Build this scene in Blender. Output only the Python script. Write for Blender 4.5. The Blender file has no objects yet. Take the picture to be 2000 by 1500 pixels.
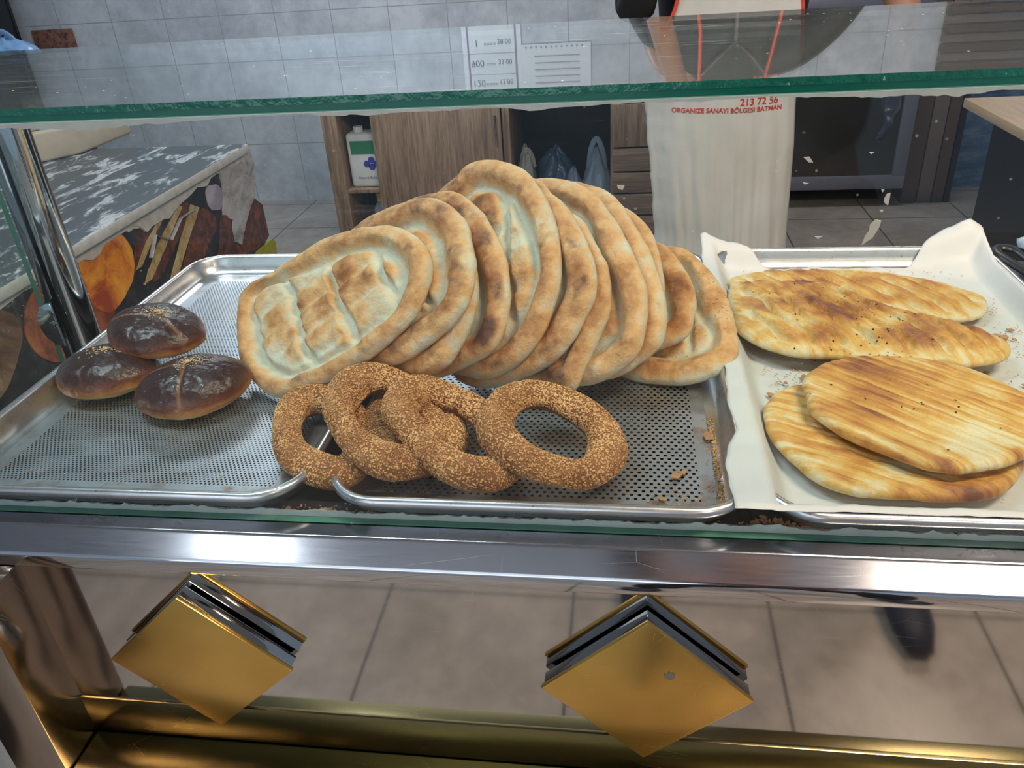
import bpy, bmesh, math, random, bisect
import numpy as np
from math import sin, cos, pi, radians
from mathutils import Vector, Matrix, Quaternion, Euler, noise
S = bpy.context.scene
# measured shapes (metres): bread outlines in their own planes, ring centre lines, pastry outlines, printed shapes of the banner
BREADS={'10':([0.0532,0.9308,0.97],[[0.9798,-0.0651,0.1891],[0.0,0.9455,0.3256],[-0.2,-0.319,0.9264]],[[-0.0295,0.1397],[0.003,0.1256],[0.0271,0.1108],[0.0456,0.0812],[0.0626,0.0414],[0.074,-0.0079],[0.0796,-0.0588],[0.077,-0.0832],[0.0647,-0.1028],[0.041,-0.1146],[0.0118,-0.1185],[-0.0211,-0.1124],[-0.0576,-0.0951],[-0.0948,-0.0521],[-0.1112,0.0248],[-0.0999,0.0929],[-0.0722,0.1289]]),'9':([0.0135,0.9349,0.993],[[0.9539,-0.122,0.2741],[0.0,0.9135,0.4067],[-0.3,-0.388,0.8715]],[[-0.1107,0.0646],[-0.0758,0.1021],[-0.0251,0.1002],[0.0256,0.0816],[0.0415,0.0671],[0.0557,0.0354],[0.0689,-0.0033],[0.0719,-0.0373],[0.0645,-0.0696],[0.0502,-0.0839],[0.0275,-0.0901],[-0.016,-0.0893],[-0.0685,-0.0691],[-0.1097,-0.0085]]),'8b':([-0.0241,0.9233,1.0192],[[0.9075,-0.2469,0.3398],[0.0,0.809,0.5878],[-0.42,-0.5334,0.7342]],[[-0.1062,0.1131],[-0.0678,0.134],[-0.0218,0.1267],[0.0223,0.0983],[0.0433,0.0759],[0.0615,0.0431],[0.0698,0.0086],[0.074,-0.0278],[0.0756,-0.0576],[0.074,-0.084],[0.064,-0.108],[0.0345,-0.1249],[-0.021,-0.1276],[-0.0712,-0.0942],[-0.1086,-0.0283],[-0.1221,0.0525]]),'8':([-0.0414,0.9045,1.0323],[[0.898,-0.2828,0.3371],[0.0,0.766,0.6428],[-0.44,-0.5772,0.6879]],[[-0.1157,0.1096],[-0.0778,0.1452],[-0.0336,0.1428],[-0.0087,0.1309],[0.0206,0.1088],[0.0398,0.084],[0.0603,0.0448],[0.0754,0.0087],[0.0861,-0.0224],[0.094,-0.0563],[0.0938,-0.0832],[0.0858,-0.1087],[0.0632,-0.1231],[0.0382,-0.1331],[-0.0007,-0.1332],[-0.0567,-0.1115],[-0.1039,-0.0627],[-0.1279,-0.0008],[-0.1325,0.0601]]),'7':([-0.0641,0.8878,1.0399],[[0.8879,-0.3137,0.3364],[0.0,0.7314,0.682],[-0.46,-0.6056,0.6494]],[[-0.1275,0.1139],[-0.0965,0.1427],[-0.059,0.145],[-0.0309,0.1379],[-0.0006,0.1236],[0.0266,0.0993],[0.0529,0.0646],[0.0686,0.032],[0.0838,-0.0019],[0.0947,-0.0337],[0.0967,-0.0585],[0.0949,-0.084],[0.0871,-0.1082],[0.0688,-0.1254],[0.0392,-0.139],[0.011,-0.1389],[-0.0427,-0.1269],[-0.0973,-0.0835],[-0.13,-0.0164],[-0.1399,0.0575]]),'6':([-0.0942,0.8604,1.0274],[[0.8827,-0.3323,0.3323],[0.0,0.7071,0.7071],[-0.47,-0.6241,0.6241]],[[-0.1128,0.1301],[-0.0728,0.1483],[-0.0253,0.1422],[0.0129,0.1193],[0.0302,0.0979],[0.0517,0.0767],[0.0688,0.0451],[0.0825,0.0153],[0.087,-0.0184],[0.0836,-0.0418],[0.0714,-0.067],[0.0547,-0.0982],[0.0449,-0.1192],[0.0344,-0.1221],[0.0187,-0.1144],[0.0033,-0.1084],[-0.0571,-0.0994],[-0.1061,-0.0644],[-0.136,0.0008],[-0.134,0.0775]]),'5':([-0.1243,0.8613,1.0422],[[0.8773,-0.351,0.3274],[0.0,0.682,0.7314],[-0.48,-0.6416,0.5983]],[[-0.1232,0.1138],[-0.0824,0.139],[-0.0338,0.1433],[0.0207,0.1231],[0.0412,0.1019],[0.0632,0.0771],[0.0796,0.0525],[0.0938,0.0189],[0.103,-0.011],[0.1016,-0.0343],[0.0912,-0.0576],[0.075,-0.0825],[0.053,-0.1005],[0.0308,-0.1096],[-0.004,-0.1201],[-0.0333,-0.1231],[-0.0804,-0.1122],[-0.1164,-0.0715],[-0.1389,-0.0083],[-0.1407,0.0612]]),'4':([-0.1631,0.8782,1.0642],[[0.8773,-0.3567,0.3212],[0.0,0.6691,0.7431],[-0.48,-0.6519,0.587]],[[-0.115,0.0822],[-0.0818,0.1043],[-0.0548,0.1183],[-0.0357,0.1297],[-0.0091,0.1292],[0.0172,0.1212],[0.0436,0.1054],[0.0636,0.0833],[0.0787,0.0624],[0.0916,0.0327],[0.0996,-0.0019],[0.103,-0.0399],[0.0973,-0.0683],[0.085,-0.0995],[0.0655,-0.122],[0.0383,-0.1382],[0.0076,-0.1463],[-0.0232,-0.1379],[-0.0721,-0.1216],[-0.1174,-0.0874],[-0.1399,-0.0375],[-0.142,0.0318]]),'3':([-0.2217,0.8634,1.0381],[[0.8773,-0.3453,0.3334],[0.0,0.6947,0.7193],[-0.48,-0.6311,0.6094]],[[-0.1125,0.1042],[-0.0597,0.1231],[-0.0136,0.1214],[0.0175,0.1164],[0.0455,0.0942],[0.068,0.0688],[0.0847,0.0418],[0.0991,0.0076],[0.1051,-0.0222],[0.105,-0.0561],[0.0974,-0.082],[0.0792,-0.097],[0.0485,-0.1072],[0.0155,-0.1128],[-0.0162,-0.1121],[-0.0883,-0.0954],[-0.1484,-0.0576],[-0.1714,0.0017],[-0.1553,0.0633]]),'2b':([-0.2565,0.8447,1.0291],[[0.8879,-0.3195,0.3309],[0.0,0.7193,0.6947],[-0.46,-0.6168,0.6387]],[[-0.0781,0.1078],[-0.0262,0.1159],[0.0323,0.1107],[0.0699,0.084],[0.0903,0.0467],[0.101,0.013],[0.1046,-0.0244],[0.0963,-0.0528],[0.0742,-0.0879],[0.0532,-0.0987],[0.0256,-0.101],[-0.0087,-0.0967],[-0.0785,-0.0761],[-0.1483,-0.0395],[-0.1683,0.0199],[-0.1392,0.0789]]),'2':([-0.2651,0.8383,1.0505],[[0.898,-0.3001,0.3218],[0.0,0.7314,0.682],[-0.44,-0.6124,0.6568]],[[-0.082,0.0871],[-0.0492,0.0999],[-0.0078,0.1029],[0.04,0.1008],[0.0667,0.0848],[0.0942,0.0561],[0.1084,0.0212],[0.1135,-0.0069],[0.1094,-0.0396],[0.0926,-0.0603],[0.0749,-0.0732],[0.0478,-0.0885],[0.0194,-0.0987],[-0.0215,-0.099],[-0.0978,-0.0872],[-0.1622,-0.0546],[-0.1868,-0.0019],[-0.1596,0.0571]]),'1':([-0.3447,0.8324,1.0257],[[0.9075,-0.281,0.3121],[0.0,0.7431,0.6691],[-0.42,-0.6073,0.6744]],[[-0.1708,0.0318],[-0.1533,0.0554],[-0.1124,0.0637],[-0.0837,0.0748],[-0.0326,0.0916],[0.0244,0.0938],[0.0656,0.089],[0.1008,0.0748],[0.1277,0.0553],[0.1442,0.0305],[0.1463,0.0114],[0.1389,-0.0176],[0.1226,-0.043],[0.0978,-0.0587],[0.063,-0.0776],[0.0221,-0.0944],[-0.031,-0.1045],[-0.0675,-0.1071],[-0.1041,-0.0911],[-0.1398,-0.0577],[-0.1583,-0.0204]])}
RINGS={'1':([[-0.3611,0.6842,0.9449],[-0.3707,0.7277,0.9451],[-0.3571,0.7487,0.9448],[-0.33,0.7458,0.9442],[-0.2967,0.7162,0.9436],[-0.2747,0.6722,0.9431],[-0.2677,0.6311,0.943],[-0.2805,0.6128,0.9433],[-0.3101,0.6219,0.9438],[-0.339,0.6442,0.9444]],[0.02,0.0,0.9998]),'5':([[-0.2664,0.7077,0.943],[-0.2623,0.7398,0.943],[-0.2424,0.7549,0.943],[-0.2127,0.7413,0.943],[-0.1879,0.7053,0.943],[-0.1786,0.6667,0.943],[-0.1877,0.639,0.943],[-0.2127,0.6335,0.943],[-0.241,0.6503,0.943],[-0.2591,0.6779,0.943]],[0.0,0.0,1.0]),'2':([[-0.2942,0.6762,0.9787],[-0.2941,0.7163,0.9811],[-0.2779,0.7424,0.9784],[-0.2518,0.7444,0.9718],[-0.225,0.7256,0.9637],[-0.2007,0.6885,0.9551],[-0.1932,0.6522,0.951],[-0.2041,0.6245,0.9522],[-0.2279,0.6148,0.9578],[-0.2545,0.6247,0.9653],[-0.2783,0.6471,0.9728]],[0.2512,-0.058,0.9662]),'3':([[-0.2286,0.6771,0.9819],[-0.2201,0.7094,0.9813],[-0.1955,0.7155,0.9742],[-0.1619,0.7086,0.9638],[-0.1343,0.6848,0.9541],[-0.1182,0.6534,0.9473],[-0.1203,0.6205,0.946],[-0.1402,0.6068,0.9512],[-0.1649,0.6093,0.9587],[-0.1902,0.6259,0.9673],[-0.2141,0.6502,0.9759]],[0.2869,-0.0574,0.9562]),'4':([[-0.1274,0.6563,0.9727],[-0.1236,0.6939,0.9765],[-0.0997,0.7173,0.9745],[-0.0675,0.7174,0.9681],[-0.0346,0.6968,0.959],[-0.0186,0.668,0.9524],[-0.0198,0.6377,0.949],[-0.0384,0.6134,0.9498],[-0.0695,0.6112,0.9558],[-0.098,0.6196,0.9625],[-0.1189,0.638,0.9689]],[0.1948,-0.1169,0.9739])}
PAST={'E':(0.938,[[0.1474,1.1119],[0.1703,1.1289],[0.1972,1.1343],[0.2306,1.1396],[0.285,1.1423],[0.3275,1.1414],[0.3768,1.1287],[0.4112,1.1054],[0.4361,1.0886],[0.4493,1.0689],[0.4633,1.0533],[0.4663,1.0333],[0.4545,0.9998],[0.4394,0.9845],[0.4187,0.9769],[0.3833,0.98],[0.349,0.9892],[0.315,1.0034],[0.2799,1.018],[0.2239,1.0351],[0.1666,1.0616],[0.1465,1.0892]]),'F':(0.948,[[0.1409,1.062],[0.1564,1.0709],[0.2081,1.0701],[0.2571,1.0694],[0.2903,1.0424],[0.3072,1.0169],[0.3362,0.9941],[0.3578,0.9677],[0.3817,0.9514],[0.4011,0.9299],[0.4196,0.9093],[0.4351,0.8922],[0.4338,0.8742],[0.4214,0.8554],[0.4009,0.843],[0.37,0.8365],[0.3477,0.8421],[0.3165,0.8464],[0.2766,0.852],[0.2438,0.8553],[0.202,0.8597],[0.1779,0.8711],[0.1619,0.8828],[0.1466,0.9032],[0.1366,0.9288],[0.1354,0.9886]]),'H':(0.94,[[0.1449,0.7454],[0.1532,0.7666],[0.1665,0.7843],[0.1905,0.7983],[0.2361,0.8142],[0.298,0.8237],[0.3565,0.8226],[0.3938,0.7956],[0.406,0.7496],[0.3979,0.7116],[0.3769,0.6759],[0.3551,0.6425],[0.339,0.6226],[0.3168,0.6082],[0.2779,0.6026],[0.2563,0.6044],[0.2257,0.6058],[0.2016,0.6076],[0.1797,0.6217],[0.1655,0.6434],[0.1529,0.67],[0.1464,0.6912],[0.1431,0.7174]]),'G':(0.96,[[0.1877,0.7769],[0.2036,0.7998],[0.229,0.8191],[0.2635,0.8281],[0.3064,0.8275],[0.3362,0.8209],[0.3615,0.8029],[0.3825,0.7769],[0.3971,0.7513],[0.4109,0.7272],[0.4073,0.6948],[0.3825,0.6638],[0.3552,0.6439],[0.3285,0.6293],[0.2997,0.6195],[0.2746,0.6207],[0.2564,0.6293],[0.2377,0.6446],[0.2152,0.664],[0.1979,0.6884],[0.1868,0.7106],[0.185,0.7384]])}
BANNER={'field':[[2.751,0.775],[2.784,0.364],[1.661,0.006],[1.01,0.405],[1.251,0.836],[1.46,0.82],[1.71,0.805]],'flour':[[2.753,0.779],[1.71,0.805],[1.46,0.82],[1.447,0.796],[1.568,0.795],[1.7,0.787],[1.801,0.773],[1.907,0.783],[1.936,0.753],[1.983,0.744],[2.081,0.771],[2.211,0.762],[2.401,0.771],[2.579,0.748]],'tear':[[2.6,0.786],[2.753,0.779],[2.768,0.698],[2.708,0.612],[2.611,0.558],[2.533,0.495],[2.501,0.514],[2.514,0.59],[2.457,0.627],[2.498,0.701],[2.51,0.767]],'cakeA':[[1.977,0.732],[2.078,0.765],[2.171,0.774],[2.2,0.742],[2.106,0.71],[1.991,0.659],[1.901,0.634]],'cakeB':[[2.2,0.742],[2.273,0.727],[2.269,0.688],[2.162,0.643],[2.034,0.579],[1.95,0.583],[2.001,0.624],[2.104,0.679]],'cakeC':[[2.326,0.686],[2.405,0.644],[2.401,0.601],[2.326,0.567],[2.219,0.504],[2.108,0.516],[2.209,0.61]],'cakeD':[[2.49,0.686],[2.503,0.594],[2.498,0.508],[2.526,0.497],[2.619,0.555],[2.708,0.612],[2.767,0.565],[2.767,0.446],[2.691,0.423],[2.507,0.463],[2.372,0.514]],'creamA':[[2.168,0.767],[2.187,0.758],[2.036,0.688],[1.955,0.642],[1.921,0.641],[1.994,0.688]],'creamB':[[2.214,0.737],[2.232,0.724],[2.13,0.67],[1.983,0.592],[1.942,0.594],[2.053,0.667]],'creamC':[[2.284,0.716],[2.33,0.693],[2.217,0.623],[2.11,0.548],[2.064,0.551],[2.175,0.638]],'pastryA':[[1.694,0.782],[1.787,0.788],[1.877,0.773],[1.923,0.729],[1.928,0.683],[1.901,0.634],[1.839,0.6],[1.769,0.587],[1.719,0.624],[1.684,0.681],[1.677,0.725]],'pastryB':[[1.681,0.676],[1.763,0.662],[1.779,0.582],[1.687,0.523],[1.626,0.496],[1.588,0.546]],'pastryC':[[1.553,0.751],[1.6,0.75],[1.621,0.682],[1.596,0.598],[1.588,0.546],[1.506,0.582],[1.468,0.649],[1.491,0.715]],'pastryD':[[1.364,0.761],[1.447,0.735],[1.459,0.679],[1.4,0.62],[1.329,0.583],[1.248,0.607],[1.255,0.722]],'cup':[[2.397,0.731],[2.469,0.727],[2.49,0.686],[2.454,0.649],[2.391,0.672]],'corner':[[2.623,0.429],[2.768,0.429],[2.8,0.414],[2.79,0.355],[2.679,0.357]],'border':[[2.514,0.46],[2.695,0.432],[2.78,0.452],[2.778,0.43],[2.618,0.421]]}
CAM=(1563.66,[0.5161,-0.06917,0.162457])
FLAKES={'a':[[0.17,1.2097],[0.1741,1.2089],[0.1735,1.2041],[0.1703,1.1967],[0.1657,1.193],[0.1636,1.1912],[0.165,1.1979],[0.1671,1.2016],[0.1671,1.2061]],'b':[[0.1736,1.2248],[0.1748,1.2276],[0.177,1.2282],[0.1771,1.2233],[0.1767,1.2197],[0.1737,1.2219]],'c':[[0.1172,1.2541],[0.1211,1.2544],[0.1239,1.2505],[0.1209,1.2506]],'d':[[0.1313,1.198],[0.1364,1.1983],[0.1336,1.1961]],'e':[[0.1591,1.2563],[0.1621,1.2562],[0.1603,1.2549]],'f':[[0.1185,1.237],[0.1226,1.2362],[0.12,1.2356]],'g':[[-0.0078,1.2382],[-0.0024,1.2378],[-0.0038,1.2345],[-0.007,1.2357]],'h':[[0.1716,1.2166],[0.1743,1.2161],[0.1732,1.2147]],'i':[[0.1706,1.2312],[0.1727,1.2305],[0.1716,1.2287]]}
# ---------------------------------------------------------------- camera
def set_camera():
    f, (pitch, roll, yaw) = CAM
    cd = bpy.data.cameras.new('camera'); co = bpy.data.objects.new('camera', cd); S.collection.objects.link(co)
    cy, sy = cos(yaw), sin(yaw)
    w = Vector((-sy*cos(pitch), cy*cos(pitch), -sin(pitch))); r = Vector((cy, sy, 0)); u = r.cross(w)
    c, s = cos(roll), sin(roll)
    r2 = c*r + s*u; u2 = -s*r + c*u
    M = Matrix((r2, u2, -w)).transposed().to_4x4(); M.translation = Vector((0, 0, 1.4))
    co.matrix_world = M
    cd.sensor_fit = 'HORIZONTAL'; cd.sensor_width = 36; cd.lens = f/2000*36; cd.clip_start = .01; cd.clip_end = 60
    S.camera = co
set_camera()
# ---------------------------------------------------------------- light and exposure
vs = S.view_settings
S.display_settings.display_device = 'sRGB'
vs.view_transform = 'Standard'; vs.look = 'None'; vs.gamma = 1; vs.use_curve_mapping = False
vs.exposure = 0.0
W = bpy.data.worlds.new('world'); S.world = W; W.use_nodes = True
W.node_tree.nodes['Background'].inputs[0].default_value = (.62, .78, 1, 1)
W.node_tree.nodes['Background'].inputs[1].default_value = .42
def area(name, loc, aim, size, power, col, sy=None):
    l = bpy.data.lights.new(name, 'AREA'); l.energy = power; l.color = col; l.size = size
    if sy: l.shape = 'RECTANGLE'; l.size_y = sy
    o = bpy.data.objects.new(name, l); S.collection.objects.link(o); o.location = loc
    o.rotation_euler = (Vector(aim)-Vector(loc)).to_track_quat('-Z', 'Y').to_euler()
    return o
# ceiling lamps of the shop (their fixtures are built further down at the same places)
LAMPS = [(-.95, .75, 2.62, 1.0, .3, 26, (.80, .92, 1)), (.95, .35, 2.62, .8, .3, 50, (1, .80, .60)),
         (-1.5, 3.5, 2.62, 1.2, .3, 30, (.80, .90, 1)), (.9, 3.7, 2.62, 1.2, .3, 9, (1, .93, .88)),
         (-1.72, -1.72, 2.62, .22, .24, 6, (.80, .92, 1)), (1.42, -1.72, 2.62, .50, .30, 20, (1, .84, .68))]
for i, (x, y, z, sx, sy_, p, c) in enumerate(LAMPS):
    area('ceiling_lamp_light', (x, y, z-.012), (x, y, 0), sx, p, c, sy_)
# daylight from the open shop front behind the photographer
area('shopfront_daylight', (-.9, -2.6, 1.7), (-.2, 1, 1.0), 2.6, 22, (.82, .92, 1), 1.8)

# ---------------------------------------------------------------- helpers
def link(name, me, mat, parent=None):
    o = bpy.data.objects.new(name, me); S.collection.objects.link(o)
    if mat is not None:
        for m in (mat if isinstance(mat, (list, tuple)) else [mat]): me.materials.append(m)
    if parent is not None: o.parent = parent
    return o
def tag(o, label=None, cat=None, group=None, kind=None):
    if label: o['label'] = label
    if cat: o['category'] = cat
    if group: o['group'] = group
    if kind: o['kind'] = kind
    return o
def empty(name, loc, label, cat, group=None, rot=(0, 0, 0)):
    o = bpy.data.objects.new(name, None); S.collection.objects.link(o); o.location = loc; o.rotation_euler = rot
    o.empty_display_size = .02
    tag(o, label, cat, group); return o
class MB:
    def __init__(s): s.v = []; s.f = []; s.m = []; s.T = Matrix.Identity(4)
    def add(s, vs_, fs, mi=0):
        n = len(s.v); s.v += [tuple(s.T @ Vector(v)) for v in vs_]; s.f += [tuple(i+n for i in f) for f in fs]; s.m += [mi]*len(fs); return s
    def box(s, x0, x1, y0, y1, z0, z1, mi=0):
        V = [(x, y, z) for x in (x0, x1) for y in (y0, y1) for z in (z0, z1)]
        return s.add(V, [(0, 1, 3, 2), (4, 6, 7, 5), (0, 4, 5, 1), (2, 3, 7, 6), (0, 2, 6, 4), (1, 5, 7, 3)], mi)
    def prism(s, pts, axis, a, b, mi=0):
        # polygon pts in the plane normal to axis, extruded a..b
        def P(p, t):
            return {'x': (t, p[0], p[1]), 'y': (p[0], t, p[1]), 'z': (p[0], p[1], t)}[axis]
        n = len(pts); V = [P(p, a) for p in pts]+[P(p, b) for p in pts]
        F = [tuple(range(n))[::-1], tuple(range(n, 2*n))]+[(i, (i+1) % n, n+(i+1) % n, n+i) for i in range(n)]
        return s.add(V, F, mi)
    def tube(s, pts, r, n=12, mi=0, cap=True, closed=False, squash=1, up=(0, 0, 1)):
        pts = [Vector(p) for p in pts]; N = len(pts); V = []
        rr = r if isinstance(r, (list, tuple)) else [r]*N
        px = None
        for i, p in enumerate(pts):
            if closed: t = pts[(i+1) % N]-pts[i-1]
            else: t = pts[min(i+1, N-1)]-pts[max(i-1, 0)]
            t.normalize(); upv = Vector(up)
            if abs(t.dot(upv)) > .95: upv = Vector((1, 0, 0)) if abs(t.x) < .9 else Vector((0, 1, 0))
            a = upv.cross(t).normalized() if px is None or closed else (px - t*px.dot(t)).normalized()
            px = a; b = t.cross(a)
            for k in range(n):
                an = 2*pi*k/n; V.append(p+a*cos(an)*rr[i]+b*sin(an)*rr[i]*squash)
        F = []
        for i in range(N if closed else N-1):
            j = (i+1) % N
            for k in range(n): F.append((i*n+k, i*n+(k+1) % n, j*n+(k+1) % n, j*n+k))
        if cap and not closed: F += [tuple(range(n))[::-1], tuple(range((N-1)*n, N*n))]
        return s.add(V, F, mi)
    def build(s, name, mat, parent=None, smooth=True, bevel=0, ang=40, seg=2):
        me = bpy.data.meshes.new(name); me.from_pydata(s.v, [], s.f); 
        me.polygons.foreach_set('material_index', s.m)
        bm = bmesh.new(); bm.from_mesh(me); bmesh.ops.recalc_face_normals(bm, faces=bm.faces)
        if bevel:
            bmesh.ops.bevel(bm, geom=[e for e in bm.edges if len(e.link_faces) == 2 and e.calc_face_angle(0) > radians(30)], offset=bevel, segments=seg, profile=.5, affect='EDGES')
        bm.to_mesh(me); bm.free()
        if smooth: me.shade_smooth(); me.set_sharp_from_angle(angle=radians(ang))
        return link(name, me, mat, parent)
def catmull(P, n, closed=True):
    P = [Vector(p) for p in P]; N = len(P); out = []
    for i in range(N if closed else N-1):
        g = lambda j: P[j % N] if closed else P[max(0, min(N-1, j))]
        a, b, c, d = g(i-1), g(i), g(i+1), g(i+2)
        for k in range(n):
            t = k/n; out.append(.5*((2*b)+(c-a)*t+(2*a-5*b+4*c-d)*t*t+(3*b-a-3*c+d)*t**3))
    if not closed: out.append(P[-1])
    return out
def fbm(x, y, z, o=3):
    return noise.fractal(Vector((x, y, z)), .8, 2.1, o)
def sstep(a, b, x):
    t = max(0, min(1, (x-a)/(b-a))); return t*t*(3-2*t)
def text_mesh(body, size, ext=.0003, align='CENTER', bold=0):
    c = bpy.data.curves.new('text', 'FONT'); c.body = body; c.size = size; c.align_x = align; c.extrude = ext; c.offset = bold
    o = bpy.data.objects.new('t', c); S.collection.objects.link(o)
    dg = bpy.context.evaluated_depsgraph_get(); me = bpy.data.meshes.new_from_object(o.evaluated_get(dg))
    bpy.data.objects.remove(o); bpy.data.curves.remove(c); return me

# ---------------------------------------------------------------- materials
class NT:
    def __init__(s, name):
        s.m = bpy.data.materials.new(name); s.m.use_nodes = True; s.t = s.m.node_tree; s.b = s.t.nodes['Principled BSDF']; s.out = s.t.nodes['Material Output']
    def n(s, typ, **kw):
        nd = s.t.nodes.new(typ)
        for k, v in kw.items():
            if k.startswith('i_'):
                key = k[2:]; key = int(key) if key.isdigit() else key.replace('_', ' ')
                s.set(nd.inputs[key], v)
            else: setattr(nd, k, v)
        return nd
    def set(s, inp, v):
        if isinstance(v, bpy.types.NodeSocket): s.t.links.new(v, inp)
        elif isinstance(v, (tuple, list)) and len(v) == 3 and inp.type == 'RGBA': inp.default_value = (*v, 1)
        else: inp.default_value = v
    def obj(s): return s.n('ShaderNodeTexCoord').outputs['Object']
    def geo(s): return s.n('ShaderNodeNewGeometry').outputs['Position']
    def noise(s, sc, v=None, det=4, rough=.55, dist=0):
        nd = s.n('ShaderNodeTexNoise', i_Scale=sc, i_Detail=det, i_Roughness=rough, i_Distortion=dist)
        s.t.links.new(v or s.obj(), nd.inputs['Vector']); return nd.outputs['Fac']
    def map(s, sc=(1, 1, 1), loc=(0, 0, 0), rot=(0, 0, 0), v=None):
        nd = s.n('ShaderNodeMapping'); nd.inputs['Scale'].default_value = sc; nd.inputs['Location'].default_value = loc; nd.inputs['Rotation'].default_value = rot
        s.t.links.new(v or s.obj(), nd.inputs[0]); return nd.outputs[0]
    def math(s, op, a, b=0, c=None, clamp=False):
        nd = s.n('ShaderNodeMath', operation=op, use_clamp=clamp); s.set(nd.inputs[0], a); s.set(nd.inputs[1], b)
        if c is not None: s.set(nd.inputs[2], c)
        return nd.outputs[0]
    def ramp(s, f, stops, interp='LINEAR'):
        nd = s.n('ShaderNodeValToRGB'); cr = nd.color_ramp; cr.interpolation = interp
        while len(cr.elements) < len(stops): cr.elements.new(.5)
        for e, (p, c) in zip(cr.elements, stops):
            e.position = p; e.color = (*c, 1) if isinstance(c, (tuple, list)) else (c, c, c, 1)
        s.t.links.new(f, nd.inputs[0]); return nd.outputs[0]
    def mix(s, f, a, b, mode='MIX'):
        nd = s.n('ShaderNodeMix', data_type='RGBA', blend_type=mode)
        s.set(nd.inputs[0], f); s.set(nd.inputs[6], a); s.set(nd.inputs[7], b); return nd.outputs[2]
    def bump(s, h, st=.3, d=.002):
        nd = s.n('ShaderNodeBump', i_Strength=st, i_Distance=d); s.t.links.new(h, nd.inputs['Height']); s.t.links.new(nd.outputs[0], s.b.inputs['Normal'])
    def fin(s, col=None, rough=None, metal=None, spec=None, **kw):
        if col is not None: s.set(s.b.inputs['Base Color'], col)
        if rough is not None: s.set(s.b.inputs['Roughness'], rough)
        if metal is not None: s.set(s.b.inputs['Metallic'], metal)
        if spec is not None: s.set(s.b.inputs['Specular IOR Level'], spec)
        for k, v in kw.items(): s.set(s.b.inputs[k.replace('_', ' ')], v)
        return s.m
def plain(name, col, rough=.6, metal=0, var=.12, sc=30, bump=0, spec=.5):
    t = NT(name); f = t.noise(sc)
    c = t.mix(f, tuple(x*(1-var) for x in col), tuple(min(1, x*(1+var)) for x in col))
    if bump: t.bump(f, bump, .002)
    return t.fin(c, rough, metal, spec)
def steel(name, col, rough=.08, scr=.25, stain=(.5, .5, .5), warp=.0):
    t = NT(name); o = t.geo()
    sm = t.noise(9, o, 3); fine = t.noise(1, t.map((30, 500, 500), v=o), 3)
    c = t.mix(t.ramp(sm, [(.45, 0), (.75, .35)]), col, tuple(a*b for a, b in zip(col, stain)))
    # dry scratches and specks
    v = t.n('ShaderNodeTexVoronoi', feature='DISTANCE_TO_EDGE', i_Scale=14); t.t.links.new(t.map((1, 3, 3), v=o), v.inputs['Vector'])
    ln = t.ramp(v.outputs[0], [(.0, 1), (.004, 0)]); gate = t.ramp(t.noise(6, o, 2), [(.56, 0), (.64, 1)])
    ln = t.math('MULTIPLY', ln, gate)
    r = t.math('MULTIPLY_ADD', fine, scr*.18, rough); r = t.math('MULTIPLY_ADD', ln, .3, r)
    c = t.mix(t.math('MULTIPLY', ln, .5), c, (.75, .75, .75))
    if warp: t.bump(t.noise(4, o, 1), warp, .01)
    return t.fin(c, r, 1)
def glass(name, tint, extra=0.0, dirt=0.0, refl=1.0, film=.03, pw=5):
    """clear sheet: every face mixes a mirror reflection and straight transmission by its own viewing angle"""
    t = NT(name); g = t.n('ShaderNodeNewGeometry')
    dp = t.n('ShaderNodeVectorMath', operation='DOT_PRODUCT'); t.t.links.new(g.outputs['Normal'], dp.inputs[0]); t.t.links.new(g.outputs['Incoming'], dp.inputs[1])
    c = t.math('ABSOLUTE', dp.outputs['Value']); k = t.math('POWER', t.math('SUBTRACT', 1, c), pw)
    f = t.math('MULTIPLY_ADD', k, .955, .042+extra)
    f = t.math('MULTIPLY', f, refl, clamp=True)
    tr = t.n('ShaderNodeBsdfTransparent', i_Color=tint); gl = t.n('ShaderNodeBsdfGlossy', i_Color=(.95, .985, 1), i_Roughness=.012)
    m1 = t.n('ShaderNodeMixShader'); t.t.links.new(f, m1.inputs[0]); t.t.links.new(tr.outputs[0], m1.inputs[1]); t.t.links.new(gl.outputs[0], m1.inputs[2])
    last = m1
    if dirt:
        o = g.outputs['Position']
        a = t.ramp(t.noise(1, t.map((9, 260, 60), v=o), 5, .7), [(.60, 0), (.70, 1)])
        b = t.ramp(t.noise(2.2, o, 2), [(.45, 0), (.6, 1)])
        sp = t.n('ShaderNodeTexVoronoi', i_Scale=60); t.t.links.new(o, sp.inputs['Vector'])
        spk = t.ramp(sp.outputs['Distance'], [(.05, 1), (.075, 0)])
        sel = t.ramp(t.noise(7, o, 2), [(.52, 0), (.56, 1)])
        d = t.math('ADD', t.math('MULTIPLY', t.math('MULTIPLY', a, b), .35), t.math('MULTIPLY', t.math('MULTIPLY', spk, sel), .8))
        flm = t.math('MULTIPLY', t.ramp(t.noise(3, t.map((1, 1, 2.5), v=o), 3), [(.3, .4), (.7, 1)]), film)
        d = t.math('MULTIPLY', t.math('ADD', d, flm), dirt, clamp=True)
        df = t.n('ShaderNodeBsdfDiffuse', i_Color=(.85, .88, .88)); m2 = t.n('ShaderNodeMixShader')
        t.t.links.new(d, m2.inputs[0]); t.t.links.new(m1.outputs[0], m2.inputs[1]); t.t.links.new(df.outputs[0], m2.inputs[2]); last = m2
    t.t.links.new(last.outputs[0], t.out.inputs[0]); return t.m

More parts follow.
